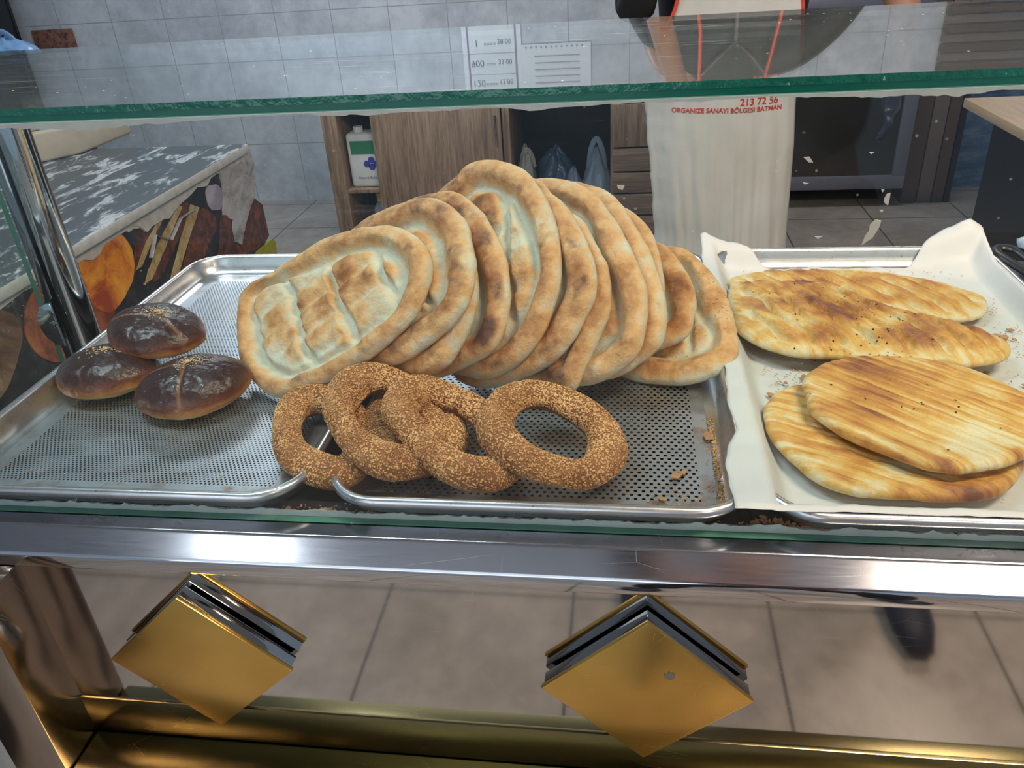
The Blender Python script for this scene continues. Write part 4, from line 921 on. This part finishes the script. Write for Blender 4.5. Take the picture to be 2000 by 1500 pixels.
blob_bag('plastic_bag', (-.51, 4.02, .051), (.055, .06, .20), M['bagc'], 'cream plastic bag with a ring handle by the left of the niche', [(.01, .03, .07)], 5)
blob_bag('plastic_bag', (-.37, 4.15, .051), (.12, .09, .18), M['bagd'], 'dark blue crumpled bag in the middle of the niche', [], 7)
blob_bag('plastic_bag', (-.27, 4.02, .051), (.06, .06, .145), M['bag'], 'small knotted clear bag in front of the tall handled one', [], 9)
# ---------------------------------------------------------------- dark rack, upper left, and its bag
def rack():
    e = empty('dark_rack', (-3.53, 4.1, 0), 'dark steel rack at the far left of the tiled wall', 'rack')
    for x in (-.62, .0):
        for y in (0, .5): MB().box(x-.03, x+.03, y-.03, y+.03, 0, 2.15).build('upright', M['black'], e, bevel=.004)
    for z in (.45, .9, 1.4, 1.95): MB().box(-.64, .02, -.02, .52, z, z+.03).build('shelf', M['black'], e, bevel=.003)
    MB().box(-.66, .035, .5, .52, .1, 2.1).build('back_sheet', M['black'], e)
    f = empty('tall_stool', (-2.85, 3.62, 0), 'dark tall stool under the light blue bag at the far left', 'stool')
    MB().box(-.22, .20, -.15, .2, .945, .98).build('seat', M['black'], f, bevel=.006)
    for x in (-.19, .17):
        for y in (-.12, .17): MB().box(x-.015, x+.015, y-.015, y+.015, 0, .945).build('leg', M['black'], f)
    blob_bag('plastic_bag', (-2.80, 3.6, .981), (.12, .10, .065), M['bagb'], 'light blue crumpled bag lying at the far left corner', [(0, .05, .05)], 4)
rack()
# ---------------------------------------------------------------- right side: fridge, partition, blue tiles, table
def right_side():
    e = empty('glass_door_fridge', (1.12, 4.4, 0), 'low dark glass-door fridge behind the baker', 'fridge')
    MB().box(-.58, .30, 0, .30, .10, 1.03).build('body', M['black'], e, bevel=.006)
    m = MB(); m.box(-.58, .30, -.045, -.002, .10, .17).box(-.58, .30, -.045, -.002, .95, 1.02).box(-.58, -.50, -.045, -.002, .17, .95).box(.235, .30, -.045, -.002, .17, .95)
    d = m.build('door_frame', M['fr_grey'], e, bevel=.003)
    MB().box(-.5, .235, -.03, -.02, .17, .95).build('door_glass', M['fr_glass'], d)
    for x in (-.53, .25):
        MB().tube([(x, .04, 0), (x, .04, .10)], .025, 12).build('foot', M['black'], e)
    e = empty('brown_partition', (1.56, 4.42, 0), 'brown upright wooden boards beside the fridge', 'partition')
    for k, (x0, x1, mt) in enumerate(((-.12, -.045, 'fr_brown'), (-.04, .03, 'fr_taupe'), (.035, .09, 'fr_brown'), (.095, .125, 'black'))):
        MB().box(x0, x1, 0, .28, 0, 1.12).build('board', M[mt], e, bevel=.003)
    o = MB().box(-.14, 1.3, -.02, 0, .0, 1.15).build('blue_wall_panel', M['fr_blue'], None); o.location = (1.86, 4.71, 0); tag(o, 'mottled blue panel on the back wall right of the brown boards', 'wall panel')
    # bright window at the far right
    w = empty('window_1', (2.35, 4.71, .95), None, None); w['kind'] = 'structure'
    MB().box(-.66, 1.2, -.02, 0, 0, .48).build('window_frame', M['white'], w)
    for k in range(3):
        MB().box(-.60+.6*k, -.08+.6*k, -.024, -.021, .04, .44).build('window_pane', emit('daylit_pane', (.50, .68, 1), .75), w)
    e = empty('slatted_blind', (2.2, 4.70, 1.5), 'brown slatted blind high on the back wall above the window', 'blind')
    for k in range(22): MB().box(-.62, 1.3, -.03, -.008, .045*k, .045*k+.036).build('slat', M['fr_taupe'] if k % 2 else M['fr_brown'], e)
    MB().box(-.64, 1.3, -.035, 0, 1.0, 1.06).build('head_rail', M['fr_brown'], e)
    e = empty('side_table', (1.9, 2.4, 0), 'oak topped table with black side panels at the right', 'table')
    MB().box(-.665, .7, -.9, .90, .72, .752).build('table_top', M['table'], e, bevel=.002)
    MB().box(-.64, .68, -.88, .66, .0, .72).build('side_panel', M['black'], e)
    e = empty('paper_stack', (1.42, 2.62, .752), 'small stack of white paper slips on the oak table', 'paper stack')
    for k in range(3): MB().box(-.12, .12, -.07, .07, .006*k, .006*k+.005).build('paper_slip', M['paperw'], e).rotation_euler = (0, 0, .12*k)
M['fr_grey'] = plain('grey_door_frame', (.13, .14, .18), .4)
M['fr_glass'] = plain('dark_door_glass', (.035, .037, .036), .12, 0, .4, 4)
M['fr_brown'] = plain('brown_board', (.085, .055, .045), .45)
M['fr_taupe'] = plain('taupe_board', (.14, .115, .105), .45)
def bluep():
    t = NT('mottled_blue'); n = t.noise(5, t.map((1, 1, 2.5)), 5, .6); return t.fin(t.ramp(n, [(.35, (.02, .06, .15)), (.5, (.06, .12, .23)), (.68, (.20, .27, .38))]), .4)
M['fr_blue'] = bluep()
right_side()
# bag and tongs on the far side of the right tray
def right_bits():
    e = empty('shelf_board', (.78, 1.16, Z0-.03), 'narrow dark shelf board at the far right end of the counter', 'shelf')
    blob_bag('plastic_bag', (.650, 1.172, Z0+.0012), (.088, .060, .042), M['bagw'], 'light blue crumpled plastic bag at the right edge beside the parchment tray', [], 14)
    bpy.data.objects.remove(e)
    e = empty('tongs', (.552, 1.13, Z0), 'black handled tongs lying beside the light blue bag', 'tongs')
    P = catmull([(.035, -.16, .012), (.015, -.08, .02), (-.012, .0, .028), (-.022, .045, .03), (-.012, .07, .03), (.008, .06, .03), (.014, .02, .028)], 6, False)
    MB().tube(P, .0075, 10, squash=.7).build('handle', M['black'], e)
    MB().tube([(.036, -.165, .012), (.055, -.25, .006)], [.005, .004], 8).build('blade', M['chrome'], e)
right_bits()

# ---------------------------------------------------------------- people
def skin_mesh(name, V, E_, R_, mat, parent, root=0, sub=2):
    me = bpy.data.meshes.new(name); me.from_pydata(V, E_, []); o = bpy.data.objects.new(name, me); S.collection.objects.link(o)
    md = o.modifiers.new('s', 'SKIN'); md.use_smooth_shade = True; md.branch_smoothing = .6
    for i, r in enumerate(R_):
        sv = me.skin_vertices[0].data[i]; sv.radius = r if isinstance(r, tuple) else (r, r); sv.use_root = (i == root)
    sb = o.modifiers.new('b', 'SUBSURF'); sb.levels = sub; sb.render_levels = sub
    dg = bpy.context.evaluated_depsgraph_get(); m2 = bpy.data.meshes.new_from_object(o.evaluated_get(dg)); bpy.data.objects.remove(o)
    m2.name = name; m2.shade_smooth(); m2.materials.clear(); return link(name, m2, mat, parent)
def head(parent, c, face, mat_skin, mat_hair):
    """face: +1 looks to +y, -1 looks to -y"""
    nu, nv = 48, 36; V = []; F = []; cx, cy, cz = c
    for j in range(nv+1):
        ph = -pi/2+pi*j/nv
        for i in range(nu):
            th = 2*pi*i/nu; x = .074*cos(th)*cos(ph); y = .094*sin(th)*cos(ph); z = .118*sin(ph)
            f = y*face
            if z < 0: x *= 1-.28*(-z/.118)**1.4; f2 = f+.012*(-z/.118); y = f2*face
            if f > .05:
                a = math.exp(-(x/.013)**2)
                nz = a*math.exp(-((z+.015)/.022)**2)*.026+a*math.exp(-((z-.01)/.03)**2)*.010
                ey = -(math.exp(-((abs(x)-.031)/.014)**2)*math.exp(-((z-.012)/.011)**2))*.009
                mo = math.exp(-(x/.024)**2)*(math.exp(-((z+.058)/.007)**2)*.006-math.exp(-((z+.0505)/.003)**2)*.004+math.exp(-((z+.043)/.006)**2)*.005)
                y += face*(nz+ey+mo)
            V.append((x, y, z))
    for j in range(nv):
        for i in range(nu): F.append((j*nu+i, j*nu+(i+1) % nu, (j+1)*nu+(i+1) % nu, (j+1)*nu+i))
    m = MB(); m.T = Matrix.Translation(c); m.add(V, F)
    for s_ in (-1, 1):
        m.tube([(s_*.072, .0, -.022), (s_*.081, -.006*face, .0), (s_*.080, -.01*face, .022)], [.007, .014, .010], 10, squash=.5)
    h = m.build('head', mat_skin, parent, ang=180)
    V = []
    for j in range(nv//2+7):
        ph = pi/2-pi*j/nv
        for i in range(nu):
            th = 2*pi*i/nu; x = .081*cos(th)*cos(ph); y = .101*sin(th)*cos(ph); z = .126*sin(ph)
            if y*face > .03 and z < .055: z = .055+.004*sin(i); y = face*(.088 if abs(x) < .05 else .07)*.96
            V.append((x, y, z))
    F = [(j*nu+i, j*nu+(i+1) % nu, (j+1)*nu+(i+1) % nu, (j+1)*nu+i) for j in range(nv//2+6) for i in range(nu)]
    m = MB(); m.T = Matrix.Translation(c); m.add(V, F); m.build('hair', mat_hair, parent, ang=180)
    for s_ in (-1, 1):
        m = MB(); m.T = Matrix.Translation(c); m.tube([(s_*.031, face*.076, .012), (s_*.031, face*.0865, .012)], [.011, .006], 12)
        m.build('eye', M['white'], h)
def hand_chain(base, dirv, palm, curl, side, scale=1.0):
    """returns verts, edges, radii of a five-fingered hand; base wrist, dirv along the palm, palm normal"""
    b = Vector(base); d = Vector(dirv).normalized(); n = Vector(palm).normalized(); s_ = d.cross(n).normalized()*side
    V = [b]; E_ = []; R_ = [.024]
    V.append(b+d*.045*scale); E_.append((0, 1)); R_.append((.036, .018))
    V.append(b+d*.085*scale); E_.append((1, 2)); R_.append((.036, .014))
    for k, (off, ln) in enumerate(((-.030, .068), (-.010, .078), (.010, .074), (.028, .058))):
        p = b+d*.088*scale+s_*off; i0 = 2; dd = d.copy()
        for q in range(4):
            i = len(V); V.append(p.copy()); E_.append((i0, i)); R_.append(.0092 if q else .010); i0 = i
            dd = (dd*cos(curl)+n*sin(curl)).normalized() if q else dd; p = p+dd*ln/3
    p = b+d*.03-s_*.034; i0 = 1; dd = (d*.7-s_*.7+n*.2).normalized()
    for q in range(3):
        i = len(V); V.append(p.copy()); E_.append((i0, i)); R_.append(.0105); i0 = i; p = p+dd*.028; dd = (dd+n*.3+d*.3).normalized()
    return [tuple(v) for v in V], E_, R_
def loft(m, rings, n=40, mi=0):
    V = []
    for (x, y, z, rx, ry) in rings:
        for k in range(n):
            a = 2*pi*k/n; c_, s_ = cos(a), sin(a); V.append((x+rx*math.copysign(abs(c_)**.85, c_), y+ry*math.copysign(abs(s_)**.85, s_), z))
    F = [(j*n+k, j*n+(k+1) % n, (j+1)*n+(k+1) % n, (j+1)*n+k) for j in range(len(rings)-1) for k in range(n)]
    F += [tuple(range(n))[::-1], tuple(range((len(rings)-1)*n, len(rings)*n))]
    return m.add(V, F, mi)
def join_into(o, m):
    me = o.data; V = [tuple(v.co) for v in me.vertices]; F = [tuple(p.vertices) for p in me.polygons]; q = MB(); q.add(V, F); q.add(m.v, m.f)
    n_ = o.name; mt = me.materials[0]; pr = o.parent; bpy.data.objects.remove(o)
    return q.build(n_.split('.')[0], mt, pr, ang=180)
def baker():
    e = empty('person', (.27, 2.52, 0), 'person standing behind the counter in black jacket and cream apron with red piping', 'person')
    ox, oy = .27, 2.52
    L0 = lambda p: (p[0]-ox, p[1]-oy, p[2])
    L = lambda p: (p[0]-ox, p[1]-oy, p[2]+.10*sstep(1.22, 1.44, p[2]))
    # body skin (neck, arms, hands) under clothing
    sh = 1.50
    V = [(.27, 2.52, .98), (.27, 2.52, 1.15), (.27, 2.52, 1.34), (.27, 2.52, 1.47), (.27, 2.50, 1.58), (.27, 2.49, 1.64),
         (.10, 2.52, 1.48), (.015, 2.44, 1.20), (.072, 2.29, 1.36), (.135, 2.20, 1.52),
         (.44, 2.52, 1.48), (.62, 2.50, 1.30), (.715, 2.44, 1.17), (.72, 2.40, 1.05), (.71, 2.37, .985),
         (.18, 2.53, .90), (.17, 2.52, .50), (.17, 2.54, .09), (.36, 2.53, .90), (.37, 2.52, .50), (.37, 2.54, .09)]
    E_ = [(0, 1), (1, 2), (2, 3), (3, 4), (4, 5), (3, 6), (6, 7), (7, 8), (8, 9), (3, 10), (10, 11), (11, 12), (12, 13), (13, 14), (0, 15), (15, 16), (16, 17), (0, 18), (18, 19), (19, 20)]
    R_ = [.08, .08, .08, .08, .055, .05, .06, .045, .035, .028, .06, .05, .047, .040, .030, .07, .05, .042, .07, .05, .042]
    skin_mesh('body', [L(v) for v in V], E_, R_, M['skin'], e)
    for base, d, n, cu, sd, mt, nm in (((.135, 2.20, 1.52), (.25, -.25, 1), (.5, .8, 0), .5, 1, M['glove'], 'gloved_hand'), ((.70, 2.37, .985), (.02, -.1, -1), (-.8, .3, 0), .35, -1, M['glove'], 'gloved_hand')):
        v, ed, r = hand_chain(L(base), d, n, cu, sd); skin_mesh(nm, v, ed, r, mt, e, 1)
    # jacket
    V = [(.27, 2.53, 1.38), (.27, 2.52, 1.46), (.27, 2.51, 1.545), (.105, 2.52, 1.465), (.020, 2.47, 1.31), (.012, 2.43, 1.165), (.030, 2.37, 1.25), (.075, 2.28, 1.37),
         (.44, 2.52, 1.465), (.54, 2.51, 1.39), (.625, 2.49, 1.305)]
    E_ = [(0, 1), (1, 2), (1, 3), (3, 4), (4, 5), (5, 6), (6, 7), (1, 8), (8, 9), (9, 10)]
    R_ = [.09, .09, .07, .078, .068, .060, .052, .046, .078, .072, .066]
    jk = skin_mesh('jacket', [L(v) for v in V], E_, R_, M['jacket'], e)
    m = MB(); loft(m, [(*L((x, y, z)), rx, ry) for x, y, z, rx, ry in ((.28, 2.55, .95, .19, .105), (.285, 2.545, 1.08, .195, .105), (.285, 2.54, 1.18, .205, .106), (.28, 2.535, 1.30, .215, .110), (.27, 2.53, 1.40, .20, .108), (.27, 2.525, 1.475, .165, .10), (.27, 2.52, 1.52, .092, .082), (.27, 2.515, 1.565, .070, .068))])
    join_into(jk, m)
    V = [(.27, 2.53, .98), (.17, 2.53, .88), (.17, 2.52, .50), (.17, 2.54, .06), (.37, 2.53, .88), (.37, 2.52, .50), (.37, 2.54, .06)]
    skin_mesh('trousers', [L(v) for v in V], [(0, 1), (1, 2), (2, 3), (0, 4), (4, 5), (5, 6)], [.09, .085, .072, .06, .085, .072, .06], M['navy'], e)
    for x in (.17, .37):
        m = MB(); m.tube([L((x, 2.56, .045)), L((x, 2.48, .05)), L((x, 2.38, .038)), L((x, 2.33, .03))], [.045, .047, .042, .025], 16, squash=.8); m.build('shoe', M['shoe'], e, ang=180)
    # zip and open collar
    m = MB(); m.tube([L0((.285, 2.412, 1.40)), L0((.285, 2.410, 1.515))], .006, 8)
    m.tube([L0((.285, 2.410, 1.515)), L0((.24, 2.408, 1.555)), L0((.20, 2.420, 1.60))], [.008, .014, .010], 8, squash=.4); m.tube([L0((.285, 2.410, 1.515)), L0((.33, 2.408, 1.555)), L0((.37, 2.420, 1.60))], [.008, .014, .010], 8, squash=.4)
    m.build('zip_and_collar', M['fr_taupe'], e, ang=180)
    head(e, L((.27, 2.485, 1.735)), -1, M['skin'], M['hair'])
    # apron
    def edges(z):
        xl = np.interp(z, [.30, .55, .80, .95, 1.06, 1.18, 1.42], [.075, .085, .062, .045, .060, .118, .178])
        xr = np.interp(z, [.30, .55, .80, .95, 1.06, 1.18, 1.42], [.500, .482, .478, .468, .464, .452, .405])
        return xl, xr
    def ay(u, z):
        return 2.398+(.016+.059*sstep(1.12, .90, z))*abs(u)**2.6+.006*fbm(u*2.2, z*3, 3)+.012*fbm(u*5, z*1.3, 8)*max(0, 1.1-z)*2-.03*max(0, 1.0-z)
    nu, nv = 60, 110; V = []; F = []
    for j in range(nv+1):
        z = .30+1.12*j/nv; xl, xr = edges(z); xl += .004*fbm(1, z*14, 2)
        for i in range(nu+1):
            u = -1+2*i/nu; V.append(L0((xl+(xr-xl)*i/nu, ay(u, z), z)))
    F = [(j*(nu+1)+i, j*(nu+1)+i+1, (j+1)*(nu+1)+i+1, (j+1)*(nu+1)+i) for j in range(nv) for i in range(nu)]
    me = bpy.data.meshes.new('apron'); me.from_pydata(V, [], F); me.shade_smooth(); ap = link('apron', me, M['apron'], e)
    sd = ap.modifiers.new('s', 'SOLIDIFY'); sd.thickness = .0025; sd.offset = 1
    m = MB()
    for sgn in (0, 1):
        P = []
        for q in range(24):
            z = 1.06+.36*q/23; x = edges(z)[sgn]; P.append(L0((x, ay(1, z)-.004, z)))
        x = edges(1.42)[sgn]; P += [L0((x+(.012 if sgn == 0 else -.012), 2.408, 1.48)), L0((x+(.015 if sgn == 0 else -.025), 2.412, 1.56)), L0((x+(.02 if sgn == 0 else -.04), 2.445, 1.655))]
        m.tube(P, .0075, 8, squash=.6)
    m.build('red_piping', M['red'], ap, ang=180)
    def ptext(s_, x, z, size, nm, slope):
        me = text_mesh(s_, size, .0004, bold=.00025)
        for v in me.vertices:
            X = x+v.co.x; Z = z+v.co.y+slope*v.co.x; xl, xr = edges(Z); u = (X-xl)/(xr-xl)*2-1
            v.co = Vector(L0((X, ay(u, Z)-.0045-v.co.z, Z)))
        me.shade_flat(); link(nm, me, M['redink'], ap)
    ptext('ORGANIZE SANAYI BÖLGESI BATMAN', .275, .9135, .0180, 'printed_words', -.022)
    ptext('213 72 56', .362, .930, .027, 'printed_numbers', -.022)
    ptext('EKMEK', .27, 1.36, .05, 'printed_words', 0) if 0 else None
baker()
def photographer():
    e = empty('person', (.30, -.50, 0), 'person in dark clothes holding up a phone, mirrored in the steel rail', 'person')
    ox, oy = .30, -.50; L = lambda p: (p[0]-ox, p[1]-oy, p[2])
    V = [(.3, -.5, .95), (.3, -.5, 1.12), (.3, -.5, 1.30), (.3, -.5, 1.42), (.3, -.49, 1.52), (.12, -.5, 1.42), (.08, -.42, 1.17), (.06, -.22, 1.24), (.055, -.10, 1.31), (.47, -.5, 1.42), (.53, -.42, 1.17), (.34, -.25, 1.2), (.20, -.13, 1.27), (.19, -.5, .86), (.12, -.46, .48), (.06, -.42, .09), (.41, -.5, .86), (.52, -.46, .48), (.60, -.42, .09)]
    E_ = [(0, 1), (1, 2), (2, 3), (3, 4), (3, 5), (5, 6), (6, 7), (7, 8), (3, 9), (9, 10), (10, 11), (11, 12), (0, 13), (13, 14), (14, 15), (0, 16), (16, 17), (17, 18)]
    skin_mesh('body', [L(v) for v in V], E_, [(.13, .10), (.13, .10), (.15, .11), (.12, .09), .05, .055, .042, .034, .026, .055, .042, .034, .026, .08, .055, .04, .08, .055, .04], M['skin'], e)
    V2 = V[:4]+[(.3, -.49, 1.48)]+V[5:7]+[(.065, -.29, 1.21)]+V[9:11]+[(.42, -.33, 1.19)]
    skin_mesh('coat', [L(v) for v in V2], [(0, 1), (1, 2), (2, 3), (3, 4), (3, 5), (5, 6), (6, 7), (3, 8), (8, 9), (9, 10)], [(.17, .13), (.16, .12), (.18, .13), (.14, .11), .075, .078, .06, .05, .078, .06, .05], M['jacket'], e)
    skin_mesh('trousers', [L(v) for v in (V[0], V[13], V[14], V[15], V[16], V[17], V[18])], [(0, 1), (1, 2), (2, 3), (0, 4), (4, 5), (5, 6)], [(.16, .12), .098, .074, .06, .098, .074, .06], M['navy'], e)
    for x in (.04, .62):
        MB().tube([L((x, -.44, .045)), L((x, -.36, .05)), L((x, -.26, .04)), L((x, -.20, .03))], [.045, .048, .044, .026], 16, squash=.8).build('shoe', M['shoe'], e, ang=180)
    for base, sd in (((.055, -.10, 1.31), 1), ((.20, -.13, 1.27), -1)):
        v, ed, r = hand_chain(L(base), (-.1 if sd > 0 else -.9, .25, 1 if sd > 0 else .7), (-.3 if sd > 0 else -.5, -.6, .2), .4, sd); skin_mesh('hand', v, ed, r, M['skin'], e, 1)
    head(e, L((.29, -.47, 1.68)), 1, M['skin'], M['hair'])
    o = MB().box(-.04, .04, -.005, .004, -.08, .08).build('phone', M['black'], None, bevel=.003); o.location = (.02, -.035, 1.40); o.rotation_euler = (radians(-30), 0, 0)
    tag(o, 'black phone held up by the person before the counter', 'phone')
photographer()
